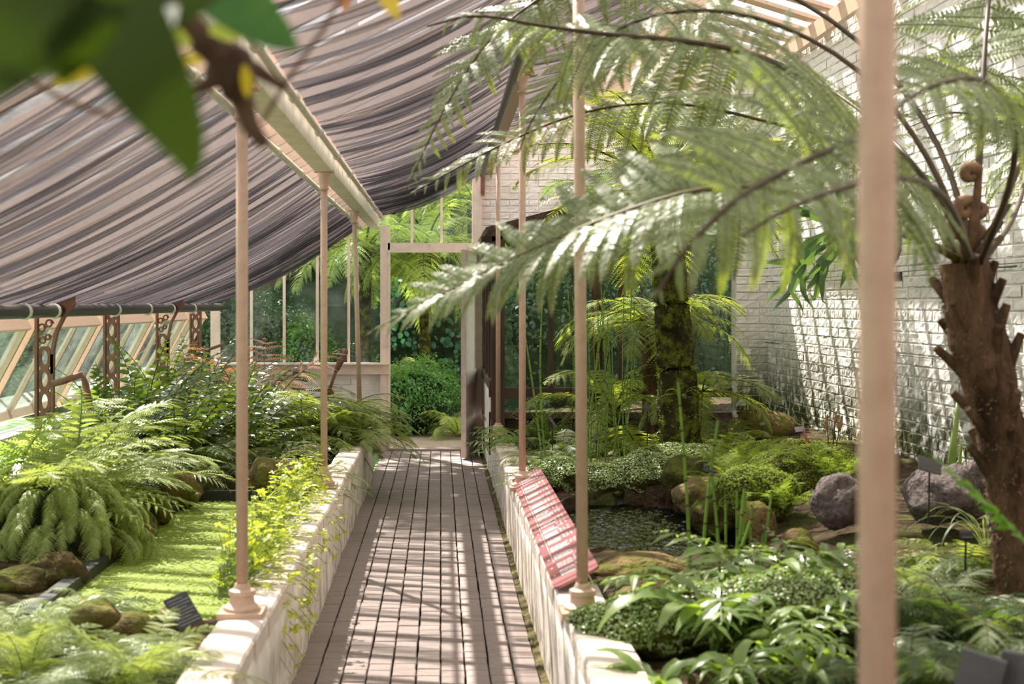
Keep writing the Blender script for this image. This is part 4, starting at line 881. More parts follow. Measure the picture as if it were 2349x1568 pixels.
for i, (px, y, s, fm, lb) in enumerate([(60, 4.9, .42, FS + FY, 'blurred soft fern at the bottom left corner'), (190, 5.0, .38, FS, 'blurred soft fern second from the bottom left corner'), (300, 4.7, .40, FS + FY, 'blurred fern at the bottom edge below the black label'),
                                        (110, 4.3, .40, FS, 'closest blurred fern at the bottom left'), (390, 4.55, .34, FG + FS, 'blurred pale fern beside the left wall at the bottom edge'), (20, 5.5, .42, FS, 'blurred fern under the long low mossy rock'), (255, 5.25, .3, FS, 'small blurred fern beside the yellow mossy rock'), (230, 6.05, .26, FS, 'low green fern at the near corner of the duckweed pond'), (330, 5.0, .34, FY + FS, 'bright blurred fern in front of the golden rocks'), (150, 5.6, .36, FS, 'leafy blurred fern in front of the brown rocks')]):
    clump('soft_fern', lb, 'fern', atL(px, y), fm, 22, (s * .8, s * 1.15), group='ferns in the lower left')

# ------------------------------------------------------------------ plants: right bed
gh = 'horsetail stems'
def horsetail(name, label, base, stems, seed, r=.0065):
    g = random.Random(seed); root = empty(name, base, label, 'plant', gh)
    for (dx, dy, h, lx, ly, bend) in stems:
        n = int(h / (.075 if r < .007 else .10)); P = []
        for i in range(n + 1):
            t = i / n; P.append(Vector((dx + lx * t + bend * math.sin(t * 3) * .03, dy + ly * t, h * t * (1 - .0 * t))))
        st = MB(); 
        for i in range(n): st.tube([P[i], P[i].lerp(P[i + 1], .93)], r * (1 - .35 * i / n), 6, 0); st.tube([P[i].lerp(P[i + 1], .93), P[i + 1]], r * 1.12 * (1 - .35 * i / n), 6, 1)
        st.obj('stem', [lf_horse, m_node], root, smooth=False)
g = random.Random(21)
horsetail('horsetail', 'dense clump of dark-jointed horsetail stems right of the near right pole', atR(1375, 10.4, .05), [(g.uniform(-.14, .2), g.uniform(-.15, .15), g.uniform(.75, 1.35), g.uniform(-.16, .16), g.uniform(-.1, .1), g.uniform(-1, 1)) for _ in range(20)], 1, .0052)
horsetail('horsetail', 'pair of tall crossing horsetail stems behind the far end of the pink board', (.72, 9.75, .42), [(0, 0, 1.5, -.22, 0, .5), (.02, .03, 1.35, -.03, .05, -1.2)], 2, .0075)
horsetail('horsetail', 'bright near horsetail stems in front of the mossy trunk', atR(1600, 5.7, -.02), [(-.02, 0, 1.0, -.06, .0, .3), (.02, .05, .84, .08, .02, -.6), (.10, .02, .62, -.04, 0, .3), (.16, .1, .56, .05, 0, 0), (.05, -.03, .45, .16, 0, 0)], 3, .0075)
horsetail('horsetail', 'short near horsetail stems leaning over the tan rock', atR(1700, 5.9), [(g.uniform(-.08, .1), g.uniform(-.05, .05), g.uniform(.3, .5), g.uniform(-.02, .12), 0, 0) for _ in range(8)], 4, .0065)
horsetail('horsetail', 'thin horsetail stems in front of the dark screen glass', atR(1325, 12.6), [(0, 0, 1.5, -.1, 0, .4), (.05, .05, 1.6, -.02, 0, -.4), (-.06, 0, 1.3, .04, 0, .2)], 5, .007)

def tearmound(label, p, rad, seed, n, size=.012, mat=None, leaf=None):
    me = blob_mesh('mound', rad, mat or m_rockd, seed, .22, 1.8, 4); r = empty('creeping_plant', p, label, 'plant', 'creeping mounds around the right pond')
    link('mound', me, r); tag(link('tiny_leaves', crust_mesh('tiny_leaves', me, n, size, leaf or lf_tear, seed), r), kind='stuff'); return r
tearmound('bright mound of tiny creeping leaves left of the mossy trunk at the pond head', W(1490, 1098, 9.75), (.30, .22, .17), 61, 7000)
tearmound('mound of tiny creeping leaves behind the near right pole at the pond head', W(1375, 1108, 9.75), (.26, .2, .13), 62, 5000)
tearmound('mound of pale tiny leaves beside the far end of the pink board', W(1275, 1095, 9.7), (.18, .2, .14), 63, 4500)
tearmound('low creeping carpet in front of the mossy trunk', W(1560, 1062, 10.4), (.34, .3, .13), 64, 5000)
tearmound('bright green moss mound under the black engraved label', W(1860, 1095, 8.6), (.38, .26, .18), 65, 7000, .011, m_rockd, lf_moss)
tearmound('yellow-green moss mound right of the pond boulders', W(1735, 1135, 7.9), (.22, .18, .16), 66, 5000, .014, m_rockd, lf_moss)
tearmound('golden moss carpet along the foot of the tall wall', W(1830, 1042, 10.6), (.6, .3, .10), 67, 5000, .012, m_rockd, lf_moss)
tearmound('creeping leaves with white glints beside the near pole base', W(1470, 1440, 5.2), (.24, .2, .10), 68, 4200, .013)
tearmound('low creeping leaves under the tongue leaves', W(1640, 1420, 5.3), (.30, .24, .12), 69, 4800, .013)
tearmound('creeping leaves at the right behind the close pole', W(1830, 1400, 5.2), (.30, .24, .14), 70, 5200, .013)
for i, (px, y, s, lb) in enumerate([(1700, 8.3, .25, 'feathery bright moss tuft beside the golden boulder'), (1780, 7.8, .24, 'feathery bright moss tuft in the middle of the moss bank'), (1850, 8.6, .25, 'feathery bright moss tuft right of the middle of the moss bank'), (1920, 8.4, .24, 'feathery bright moss tuft left of the close pole'), (1680, 9.2, .22, 'feathery moss tuft behind the pond boulders'), (1745, 9.4, .26, 'feathery moss tuft below the long curved rock')]):
    clump('feathery_moss', lb, 'moss', atR(px, y, .12), FM, 46, (s * .7, s * 1.1), spread=.16, group='bright moss tufts')
for i, (px, y, s, fm, lb) in enumerate([(1225, 11.0, .42, FG, 'grey lacy fern left of the leaning label'), (1290, 11.6, .48, FG + FD, 'grey lacy fern behind the leaning label'), (1250, 12.5, .5, FH, 'dark broad-leaved fern against the dark weatherboards'),
                                        (1160, 12.6, .42, FL, 'small leafy fern at the foot of the farthest right pole'), (1420, 11.7, .6, FX, 'bright yellow-green fern behind the horsetails'), (1470, 11.5, .55, FX + FB, 'bright fern left of the mossy trunk'), (1350, 11.9, .55, FX, 'bright fern left of the horsetails'),
                                        (1640, 11.2, .5, FX, 'bright small fern right of the mossy trunk'), (1690, 11.6, .45, FB, 'bright low fern below the white pier'), (1540, 12.5, .6, FD, 'dark fern behind the mossy trunk'), (1215, 10.2, .3, FG, 'low grey fern at the far end of the pink board')]):
    clump('bed_fern', lb, 'fern', atR(px, y), fm, 20, (s * .8, s * 1.15), group='ferns around the right pond')
sil = clump('silver_leaf_fern', 'fern with broad silvery-white fronds left of the near right pole', 'fern', atR(1320, 10.9, .05), FGs, 9, (.28, .4), tilt=(-22, -4), group='ferns around the right pond')
for i, (px, y, s, n, lb) in enumerate([(1660, 5.3, .56, 16, 'arching blue-green leafy fern with its tips over the pond'), (1760, 5.5, .52, 16, 'blue-green leafy fern with white glints beside the lava boulder'), (1870, 5.1, .46, 16, 'blue-green leafy fern just left of the close pole'), (1800, 4.7, .36, 14, 'low glossy fern in front of the creeping leaves')]):
    clump('leafy_fern', lb, 'fern', atR(px, y, .02), FL, n, (s * .8, s * 1.15), group='leafy ferns in the right foreground')
for i, (px, y, s, n, lb) in enumerate([(1720, 5.6, .40, 14, 'glossy bright-leaved fern below the small pale rock'), (1880, 5.6, .42, 16, 'glossy white-glinting fern at the close pole'), (1560, 5.1, .28, 12, 'small glossy fern in the middle of the right foreground'), (1950, 5.0, .35, 12, 'glossy fern behind the close pole')]):
    clump('holly_fern', lb, 'fern', atR(px, y), FH, n, (s * .8, s * 1.15), group='glossy ferns in the right foreground')
TG = [strap_mesh('tongue_leaf', arc(1, e0, e1, 16, sd_), .085, lf_blue, .22, .3, wave=.10) for e0, e1, sd_ in ((82, -80, .2), (70, -75, -.2), (55, -60, .15), (76, -40, -.1))]
clump('tongue_fern', 'drooping tongue-leaved fern in front of the near horsetails', 'fern', atR(1640, 5.05, .02), TG, 12, (.42, .62), part='leaf', tilt=(-10, 16), group='tongue ferns')
clump('tongue_fern', 'broad tongue-leaved fern at the bottom edge beside the right wall', 'fern', atR(1500, 4.55), TG, 18, (.22, .36), part='leaf', tilt=(-20, 16), group='tongue ferns')
clump('tongue_fern', 'broad tongue-leaved fern at the bottom edge in the middle of the right bed', 'fern', atR(1690, 4.6), TG, 16, (.22, .34), part='leaf', tilt=(-20, 16), group='tongue ferns')
clump('tongue_fern', 'broad tongue-leaved fern at the bottom edge left of the close pole', 'fern', atR(1860, 4.5), TG, 12, (.2, .32), part='leaf', tilt=(-20, 16), group='tongue ferns')
for i, (px, y, s, fm, lb) in enumerate([(2120, 5.2, .5, FT + FD, 'soft lacy fern right of the close pole below the lava boulder'), (2230, 5.0, .55, FD + FT, 'soft lacy fern at the foot of the hairy trunk'), (2330, 4.8, .5, FD, 'dark lacy fern at the right edge'), (2100, 4.4, .42, FT + FD, 'soft fern right of the close pole near the bottom'),
                                        (2220, 4.3, .4, FT, 'pale-fronded fern above the dark grey panel'), (2330, 4.1, .4, FD, 'dark fern at the lower right edge'), (1960, 4.3, .3, FD, 'dark fern at the foot of the close pole'), (2080, 6.0, .35, FS, 'bright narrow fern beside the lava boulder'), (2200, 6.0, .36, FX, 'yellow-green small fern in front of the large lava boulder'), (2300, 5.9, .4, FX + FD, 'leafy fern right of the large lava boulder')]):
    clump('lacy_fern', lb, 'fern', atR(px, y), fm, 20, (s * .8, s * 1.15), group='ferns in the lower right')
fx = clump('sword_fern', 'large blurred sword frond entering from the right edge beside the trunk', 'fern', (W(2400, 1290, 3.6).x, 3.6, W(2400, 1290, 3.6).z), fam('near_sword', 'pin', [LEAF('near_sword_green', (96, 140, 50), (112, 156, 60), (130, 180, 50), .5, .4, .4), m_gstem], [(30, 10, 0)], hw=.24, npair=16, wr=.34, droop=.1, tb=.8), 2, (.34, .42), az=(60, 72), tilt=(10, 24), group='ferns in the lower right')
# grass tuft and cactus-like stem
gt = clump('grass_tuft', 'arching pale grass tuft in front of the large lava boulder', 'grass', atR(2260, 6.2, .1), [strap_mesh('grass_blade', arc(1, 70, -60, 12, s_), .010, lf_soft, .2, .5) for s_ in (.2, -.3)], 24, (.3, .45), part='blade')
ct = empty('spotted_stem', atR(2178, 8.3), 'pale green spotted stem standing against the tall wall', 'plant'); MB().tube([(0, 0, 0), (.02, 0, .25), (.05, 0, .52)], [.026, .024, .012], 8).obj('stem', lf_soft, ct, smooth=True); MB().tube([(.0, 0, .1), (.06, 0, .18), (.07, 0, .28)], [.012, .012, .006], 6).obj('side_shoot', lf_soft, ct)
pk = empty('pitcher_flower', atR(1905, 9.6), 'thin stems with dark red upright spikes below the tall wall', 'plant')
for k, (dx, h) in enumerate(((-.02, .30), (.03, .34), (.06, .31), (-.14, .22))): MB().tube([(0, 0, 0), (dx, 0, h)], .004, 5).obj('stem', m_stem, pk); MB().tube([(dx, 0, h), (dx * 1.2, 0, h + .03), (dx * 1.3, 0, h + .09)], [.006, .011, .004], 6).obj('spike', lf_red, pk)

# ------------------------------------------------------------------ tree ferns
def trunk_mesh(name, P, rad, mat, seed, n=20, m=40, amp=.18):
    c, T, Sx, Nn, L = frame(P, np.linspace(0, 1, m + 1))
    def fn(u, v):
        i = int(round(u * m)); a = v * 2 * math.pi; r = np.interp(u, np.linspace(0, 1, len(rad)), rad); d = Sx[i] * math.cos(a) + Nn[i] * math.sin(a); p = c[i] + d * r
        return tuple(p + d * r * amp * (mnoise.noise(Vector(tuple(p * 14)) + Vector((seed, 0, 0))) + .6 * mnoise.noise(Vector((p[0] * 40, p[1] * 40, p[2] * 9)))))
    return MB().grid(fn, m, n).mesh(name, mat, True)
def fibres(name, P, rad, n, ln, mat, seed, wd=.004):
    g = G(seed); t = g.random(n); c, T, Sx, Nn, L = frame(P, t); a = g.random(n) * 6.28; r = np.interp(t, np.linspace(0, 1, len(rad)), rad)
    d = Sx * np.cos(a)[:, None] + Nn * np.sin(a)[:, None]; p = c + d * (r * .95)[:, None]; q = nrm(d * .8 + g.normal(0, .5, (n, 3)) + np.array([0, 0, -.2])) * (ln * g.uniform(.4, 1.2, n))[:, None]; s = nrm(np.cross(q, d)) * wd
    V = np.stack([p - s, p + s, p + q], 1).reshape(-1, 3); return npmesh(name, V, np.arange(3 * n).reshape(-1, 3), mat)
# pinna meshes shared by the big fronds: one unit long along +Y
def pinna_mesh(name, e0, e1, mat, npin=26, h=.125, r=.006):
    P = arc(1, e0, e1, 14, 0); g = G(int(abs(e0) + abs(e1)))
    t = np.linspace(.04, .985, npin); V = []; c, T, Sx, Nn, L = frame(P, t)
    for s2 in (-1, 1):
        hh = h * (1 - t ** 2.6) ** .8 * g.uniform(.9, 1.08, npin) + .004; D = nrm(s2 * Sx + .35 * T + .12 * g.normal(size=(npin, 1)) * Nn); wd = .40 / npin
        tip = c + D * hh[:, None] - Nn * (hh * .22)[:, None]; mid = c + D * (hh * .55)[:, None]
        V += [np.stack([c - T * wd, c + T * wd, mid + T * wd * 1.05, mid - T * wd * .9], 1).reshape(-1, 3), np.stack([mid - T * wd * .9, mid + T * wd * 1.05, tip + T * wd * .5, tip - T * wd * .05], 1).reshape(-1, 3)]
    V = np.concatenate(V); mb = MB(); mb.add(V, [tuple(int(i) for i in q) for q in np.arange(len(V)).reshape(-1, 4)], 0); mb.tube(P, [r, r * .8, r * .6, r * .4, r * .2][:1] * len(P), 4, 1, False); return mb.mesh(name, [mat, m_stipeg])
PT = [pinna_mesh('pinna', a, b, lf_tree) for a, b in ((12, -22), (4, -40), (18, -10), (-4, -55))]
PH = [pinna_mesh('pinna', a, b, lf_tree) for a, b in ((-30, -80), (-20, -75), (-40, -85))]
PY = [pinna_mesh('pinna', a, b, lf_back) for a, b in ((8, -40), (0, -60), (16, -25))]
def big_frond(root, pts, npair, plen, ms, r0, r1, s0=.2, f0=.2, f1=1.0, hang=0.0, seed=1, up=None, stipe=None, tb=.5, roll=0):
    g = random.Random(seed); o0 = root.location; P = [Vector(p) - o0 for p in pts]
    # smooth the control polygon
    for _ in range(2):
        Q = [P[0]]
        for a, b in zip(P, P[1:]): Q += [a.lerp(b, .25), a.lerp(b, .75)]
        P = Q + [P[-1]]
    n = len(P); fr = MB().tube(P, [r0 + (r1 - r0) * i / (n - 1) for i in range(n)], 7, 0).obj('frond', stipe or m_stipe, root, smooth=True)
    t = np.linspace(s0, .99, npair); c, T, Sx, Nn, L = frame(P, t)
    for k in range(npair):
        u = (t[k] - s0) / (1 - s0); l = plen * float(prof(np.array(u), tb, 2.2)) * g.uniform(.9, 1.08)
        cr, sr = math.cos(roll), math.sin(roll); S1 = Vector(Sx[k] * cr + Nn[k] * sr); N1 = Vector(Nn[k] * cr - Sx[k] * sr); T1 = Vector(T[k])
        f = f0 + (f1 - f0) * u ** 1.5
        for sg in (-1, 1):
            a = f + g.gauss(0, .06); D = (S1 * sg * math.cos(a) + T1 * math.sin(a)).normalized()
            if hang: D = (D * (1 - hang) + Vector((0, 0, -hang))).normalized()
            D = (D + Vector((g.gauss(0, .05), g.gauss(0, .05), g.gauss(0, .05)))).normalized()
            Z = N1 if N1.z > 0 else -N1
            X = D.cross(Z).normalized(); Z = X.cross(D); m = Matrix((X, D, Z)).transposed().to_4x4(); m.translation = Vector(c[k])
            link('pinna', g.choice(ms), fr, mtx=m @ Matrix.Scale(max(l, .02), 4))
    return fr
base = Vector((W(2345, 1200, 5.2).x, 5.2, .42)); TPX = [base, W(2300, 1010, 5.2), W(2262, 850, 5.2), W(2228, 720, 5.2), W(2212, 600, 5.2)]
tf = empty('tree_fern', base, 'large tree fern with a shaggy brown trunk at the right edge', 'tree fern')
LP = [p - base for p in TPX]; RAD = [.085, .072, .072, .088, .102, .085]
link('trunk', trunk_mesh('trunk', LP, RAD, m_fibre, 3, 22, 60, .16), tf)
tag(link('fibres', fibres('fibres', LP, RAD, 2600, .022, m_hair, 2), tf), kind='stuff')
g = random.Random(9)
for k in range(26):                                                       # old leaf bases
    t = .42 + .56 * (k + g.random()) / 26; c, T, Sx, Nn, L = frame(LP, np.array([t])); a = k * 2.4 + g.uniform(-.3, .3); d = Vector(Sx[0] * math.cos(a) + Nn[0] * math.sin(a)); r = float(np.interp(t, np.linspace(0, 1, len(RAD)), RAD)); p = Vector(c[0]) + d * r * .7; up_ = Vector(T[0]); l = g.uniform(.05, .12)
    MB().tube([p - up_ * .05, p + d * .03, p + d * (.03 + l * .55) + up_ * l * .8], [.026, .022, .015], 7).obj('leaf_base', m_fibre, tf)
for k, (px, py, r) in enumerate(((2226, 400, .030), (2213, 480, .034), (2196, 525, .032), (2245, 478, .036), (2240, 530, .03))):
    o = W(px, py, 5.15 + .02 * k) - base; cz = MB(); a0 = k * .6
    P = [Vector((2212 * 0, 0, 0))]
    stem0 = W(2216 + k * 4, 590, 5.2) - base
    sp = [o + Vector((math.cos(a0 + q * .5) * r * (1 - q / 18), 0, math.sin(a0 + q * .5) * r * (1 - q / 18))) for q in range(15)]
    cz.tube([stem0, stem0.lerp(sp[0], .5) + Vector((.01, 0, 0)), *sp], [.016] + [.015] * 2 + [.026 * (1 - q / 26) for q in range(14)], 8); cz.obj('crozier', m_hair, tf, smooth=True)
def q(px, py, y): return W(px, py, y)
top = q(2205, 600, 5.2)
big_frond(tf, [top, q(2150, 500, 5.15), q(2080, 395, 5.1), q(1960, 290, 5.0), q(1860, 190, 4.95), q(1720, 118, 4.9), q(1560, 92, 4.9), q(1400, 80, 4.95), q(1240, 60, 5.0), q(1090, 30, 5.0), q(980, 60, 5.0)], 28, .42, PH[1:2] + PT, .019, .004, .30, .1, .8, .22, 1, roll=.55)
big_frond(tf, [top, q(2140, 560, 4.95), q(2050, 530, 4.7), q(1960, 492, 4.5), q(1830, 445, 4.3), q(1650, 420, 4.2), q(1420, 485, 4.25), q(1180, 590, 4.4), q(980, 690, 4.5), q(838, 768, 4.6)], 50, .36, [PT[0], PT[2], PT[1]], .017, .0018, .36, .15, 1.0, .04, 2, roll=.75, stipe=m_stipeg)
big_frond(tf, [q(2235, 600, 5.1), q(2130, 410, 4.4), q(2010, 300, 3.7), q(1850, 365, 3.2), q(1710, 440, 3.0), q(1630, 510, 2.95), q(1550, 600, 2.95), q(1500, 690, 2.95)], 20, .46, PT, .013, .003, .50, .25, 1.0, .05, 3, roll=.9)
big_frond(tf, [q(2235, 590, 5.25), q(2244, 420, 5.3), q(2250, 300, 5.35), q(2258, 120, 5.5), q(2275, -80, 5.8), q(2330, -300, 6.4)], 22, .62, PT + PH[:1], .017, .006, .34, .15, .9, .15, 4)
big_frond(tf, [q(2250, 600, 5.25), q(2300, 470, 5.3), q(2349, 350, 5.4), q(2440, 240, 5.6), q(2540, 195, 5.8), q(2610, 215, 6.0)], 28, .50, PT, .019, .004, .34, .15, 1, .15, 5, roll=-.6)
big_frond(tf, [q(2215, 600, 5.25), q(2130, 470, 5.7), q(2040, 380, 6.2), q(1900, 310, 6.5), q(1790, 287, 6.6), q(1640, 248, 6.7), q(1500, 232, 6.7), q(1330, 255, 6.7), q(1150, 330, 6.7), q(1020, 400, 6.6), q(940, 445, 6.5)], 36, .40, PT + PY[:1], .014, .002, .34, .15, 1.0, .12, 6, roll=.65)
big_frond(tf, [q(2250, 600, 5.1), q(2330, 400, 4.6), q(2330, 230, 4.2), q(2240, 170, 3.9), q(2120, 200, 3.7), q(2040, 260, 3.6)], 22, .34, PT, .014, .003, .5, .2, 1, .15, 7, roll=.6)
big_frond(tf, [q(2225, 590, 5.0), q(2180, 450, 4.2), q(2080, 400, 3.5), q(1960, 420, 3.1), q(1820, 470, 2.95), q(1700, 540, 2.9)], 18, .30, PT, .013, .003, .56, .2, 1, .1, 8, roll=.8)
big_frond(tf, [q(2255, 600, 5.3), q(2330, 500, 6.0), q(2360, 380, 6.8), q(2300, 280, 7.4), q(2180, 250, 7.8), q(2090, 290, 8.0)], 22, .45, PT, .014, .003, .42, .2, 1, .2, 9, roll=.6)
big_frond(tf, [q(2215, 590, 5.3), q(2120, 400, 6.2), q(1990, 260, 7.0), q(1820, 150, 7.6), q(1640, 90, 8.0), q(1480, 110, 8.2), q(1330, 190, 8.3)], 18, .40, PT + PH, .014, .003, .34, .15, 1, .25, 10, roll=.5)
big_frond(tf, [q(2240, 590, 5.3), q(2150, 300, 5.6), q(1950, 60, 6.0), q(1650, -90, 6.2), q(1350, -70, 6.2), q(1150, 50, 6.1), q(1030, 220, 6.0), q(930, 440, 5.95)], 38, .36, PT, .014, .002, .45, .15, 1.0, .1, 11, roll=.5)
big_frond(tf, [q(2230, 590, 5.2), q(2120, 330, 5.3), q(1950, 130, 5.5), q(1700, 20, 5.6), q(1480, 30, 5.6), q(1320, 130, 5.6), q(1220, 270, 5.55), q(1190, 350, 5.5)], 30, .32, PT, .013, .002, .45, .15, 1.0, .12, 12, roll=.6)
for k, (a, e, l) in enumerate(((200, 58, .3), (250, 35, .22), (80, 40, .2), (300, 50, .25), (340, 60, .3), (20, 40, .22))):
    d = Vector((math.cos(R(a)) * math.cos(R(e)), math.sin(R(a)) * math.cos(R(e)), math.sin(R(e)))); p = Vector(LP[-1]) - Vector((0, 0, .05)); MB().tube([p, p + d * l * .5, p + d * l], [.022, .017, .014], 7).obj('cut_stipe', m_stipe, tf, smooth=True)

# tree fern with the mossy trunk, middle of the right bed
b2 = Vector((W(1562, 1030, 11.0).x, 11.0, .45)); t2 = [b2, W(1553, 850, 11.0), W(1540, 700, 11.0), W(1532, 560, 11.0), W(1515, 440, 11.0)]
t2f = empty('tree_fern', b2, 'tree fern with a thick dark mossy trunk beyond the pond', 'tree fern')
L2 = [p - b2 for p in t2]; R2 = [.165, .15, .14, .125, .11]
link('trunk', trunk_mesh('trunk', L2, R2, m_mossbark, 5, 20, 50, .15), t2f); tag(link('moss_tufts', fibres('moss_tufts', L2[:4], R2, 2400, .03, lf_moss, 4, .006), t2f), kind='stuff')
g = random.Random(17); c2 = L2[-1]
for k in range(26):
    a = k * 2.39996; o = link('frond', g.choice(FB), t2f); o.matrix_local = Matrix.Translation(c2) @ Matrix.Rotation(a, 4, 'Z') @ Matrix.Rotation(R(g.uniform(-22, 18)), 4, 'X') @ Matrix.Scale(g.uniform(1.15, 1.6), 4)
o = link('golden_frond', frond_mesh('golden_frond', arc(1, -60, -85, 12, .1), 'pin', [lf_gold, m_stem], hw=.22, npair=9, wr=.36, droop=.1), t2f); o.matrix_local = Matrix.Translation(W(1262, 505, 11) - b2) @ Matrix.Rotation(R(60), 4, 'Z') @ Matrix.Scale(.42, 4); tag(o, 'hanging golden dead frond')
clump('trunk_creeper', 'small pale plantlet growing on the side of the mossy trunk', 'plant', (b2.x - .02, 10.83, 1.0), FX, 9, (.12, .2))
# small tree fern behind it
b3 = Vector((W(1500, 900, 12.2).x, 12.2, .5)); t3f = empty('tree_fern', b3, 'small tree fern with a fibrous brown crown behind the mossy trunk', 'tree fern')
L3 = [Vector((0, 0, 0)), Vector((0, 0, .5)), Vector((-.03, 0, 1.02))]; link('trunk', trunk_mesh('trunk', L3, [.10, .09, .10], m_fibre, 8, 16, 24, .2), t3f)
tag(link('fibres', fibres('fibres', L3, [.1, .09, .1], 700, .05, m_hair, 6), t3f), kind='stuff')
for k in range(22):
    a = k * 2.39996; o = link('frond', g.choice(FTo[:3] + FB[:2]), t3f); o.matrix_local = Matrix.Translation(L3[-1]) @ Matrix.Rotation(a, 4, 'Z') @ Matrix.Rotation(R(g.uniform(-22, 8)), 4, 'X') @ Matrix.Scale(g.uniform(.75, 1.15), 4)
clump('sun_fern', 'low tree fern sending long sunlit fronds in front of the dark screen', 'fern', atR(1405, 12.4, .25), FTo, 14, (.8, 1.1), group='ferns around the right pond')
clump('sun_fern', 'fern with long horizontal fronds reaching in front of the white pier', 'fern', atR(1610, 11.9, .45), FTo + FB, 14, (.7, 1.0), tilt=(-30, 0), group='ferns around the right pond')
tp_ = Vector((W(1300, 430, 13.0).x, 13.0, W(1300, 430, 13.0).z)); 
hb = clump('gable_fern', 'dark sharp-toothed fern fronds in front of the white gable bricks', 'fern', (tp_.x + .25, 13.0, tp_.z - .1), FD + FGs, 10, (.6, .9), tilt=(-20, 10), group='ferns around the right pond')
MB().tube([(0, 0, 0), (.02, 0, -.7), (.05, 0, -tp_.z + .55)], [.05, .045, .05], 8).obj('trunk', m_bark, hb, smooth=True)

# staghorn fern on the wall
sg = empty('staghorn_fern', W(1935, 520, 9.3), 'staghorn fern with forked strap leaves mounted on the tall white wall', 'fern')
sgo = sg.location
def fork_leaf(pts, forks, wd):
    """strap of the given centreline that divides into tapering lobes"""
    mb = MB(); P = [Vector(p) for p in pts]
    def strip(P_, w0, w1, tipz=True):
        n = 10; t = np.linspace(0, 1, n); c, T, Sx, Nn, L = frame(P_, t); v = np.array([.0, -1, 0])
        X = nrm(np.cross(T, np.tile(v, (n, 1)))); h = w0 + (w1 - w0) * t; 
        if tipz: h = h * np.maximum(0.02, 1 - np.maximum(0, (t - .55) / .45) ** 1.6)
        b = np.concatenate([c + X * h[:, None], c + np.array([0, -.012, 0]), c - X * h[:, None]]); f = [(a + i, a + i + 1, a + n + i + 1, a + n + i) for a in (0, n) for i in range(n - 1)]
        mb.add(b, f)
    strip(P, wd * .45, wd * 1.25, False)
    for fk in forks: strip([P[-2].lerp(P[-1], .6)] + [Vector(p) for p in fk], wd * .8, wd * .45)
    return mb
ql = lambda px, py, y=9.2: W(px, py, y) - sgo
for k, (pts, fk) in enumerate([
    ([ql(1930, 520), ql(1850, 560, 9.0), ql(1820, 600, 8.95)], [[ql(1795, 660, 8.95), ql(1760, 690, 8.95), ql(1748, 712, 8.95)], [ql(1812, 670, 8.9), ql(1782, 700, 8.9), ql(1762, 725, 8.9)]]),
    ([ql(1935, 530), ql(1860, 580, 8.85), ql(1815, 610, 8.8)], [[ql(1790, 600, 8.8), ql(1742, 603, 8.8)], [ql(1790, 630, 8.8), ql(1782, 638, 8.8)]]),
    ([ql(1940, 530), ql(1870, 575, 8.9), ql(1822, 625, 8.85)], [[ql(1842, 670, 8.85), ql(1860, 700, 8.85), ql(1867, 708, 8.85)], [ql(1815, 670, 8.8), ql(1838, 700, 8.8), ql(1843, 722, 8.8)]]),
    ([ql(1950, 530), ql(1910, 575, 8.9), ql(1880, 610, 8.85)], [[ql(1850, 640, 8.85), ql(1842, 650, 8.85)], [ql(1885, 650, 8.85), ql(1887, 690, 8.85), ql(1896, 698, 8.85)]]),
    ([ql(1950, 480), ql(1915, 520, 8.8), ql(1912, 545, 8.75)], [[ql(1885, 560, 8.75), ql(1880, 562, 8.75)], [ql(1915, 580, 8.75), ql(1912, 575, 8.75)], [ql(1935, 575, 8.75), ql(1945, 600, 8.75)]]),
    ([ql(1960, 520), ql(1950, 570, 8.9), ql(1948, 605, 8.85)], [[ql(1935, 640, 8.85), ql(1926, 662, 8.85)], [ql(1965, 640, 8.85), ql(1975, 660, 8.85)]]),
    ([ql(1930, 500), ql(1880, 500, 9.0), ql(1840, 480, 9.0)], [[ql(1800, 470, 9.0), ql(1785, 468, 9.0)], [ql(1815, 495, 9.0), ql(1795, 510, 9.0)]]),
    ([ql(1930, 470), ql(1915, 410, 9.1), ql(1895, 370, 9.1)], [[ql(1870, 360, 9.1), ql(1850, 372, 9.1)], [ql(1900, 335, 9.1), ql(1890, 315, 9.1)]]),
    ([ql(2060, 480), ql(2085, 430, 9.0), ql(2100, 410, 9.0)], [[ql(2130, 405, 9.0), ql(2145, 415, 9.0)], [ql(2095, 440, 9.0), ql(2105, 470, 9.0)]]),
    ([ql(1950, 545), ql(1895, 600, 8.9), ql(1880, 640, 8.9)], [[ql(1868, 690, 8.9), ql(1858, 672, 8.9)], [ql(1850, 665, 8.9), ql(1845, 660, 8.9)]])]):
    fork_leaf(pts, fk, .030).obj('forked_leaf', lf_stag, sg)
link('mount_bark', blob_mesh('mount_bark', (.16, .10, .26), m_bark, 3, .3), sg, ql(2010, 545, 9.35))
for k, (py, z) in enumerate(((645, 0), (787, 0))):
    p0 = W(1745, py, 13.0); 
    r = empty('training_wire', (0, 0, 0), ('upper' if k == 0 else 'lower') + ' steel training wire stretched along the tall white wall', 'wire')
    z0 = p0.z; A, B = rw(.35, z0, .06), rw(9.5, z0 + .03, .06); MB().tube([A, B], .003, 5).obj('wire', m_steel, r)
    for d_ in (.35, 3.0, 5.6): 
        p = rw(d_, z0, .05); MB().tube([p + Vector((.05, 0, 0)), p + Vector((-.03, 0, 0))], .005, 6).obj('eye_bolt', m_steel, r); MB().tube([rw(d_ + .05, z0, .06), rw(d_ + .2, z0, .06)], .006, 6).obj('tensioner', m_steel, r)

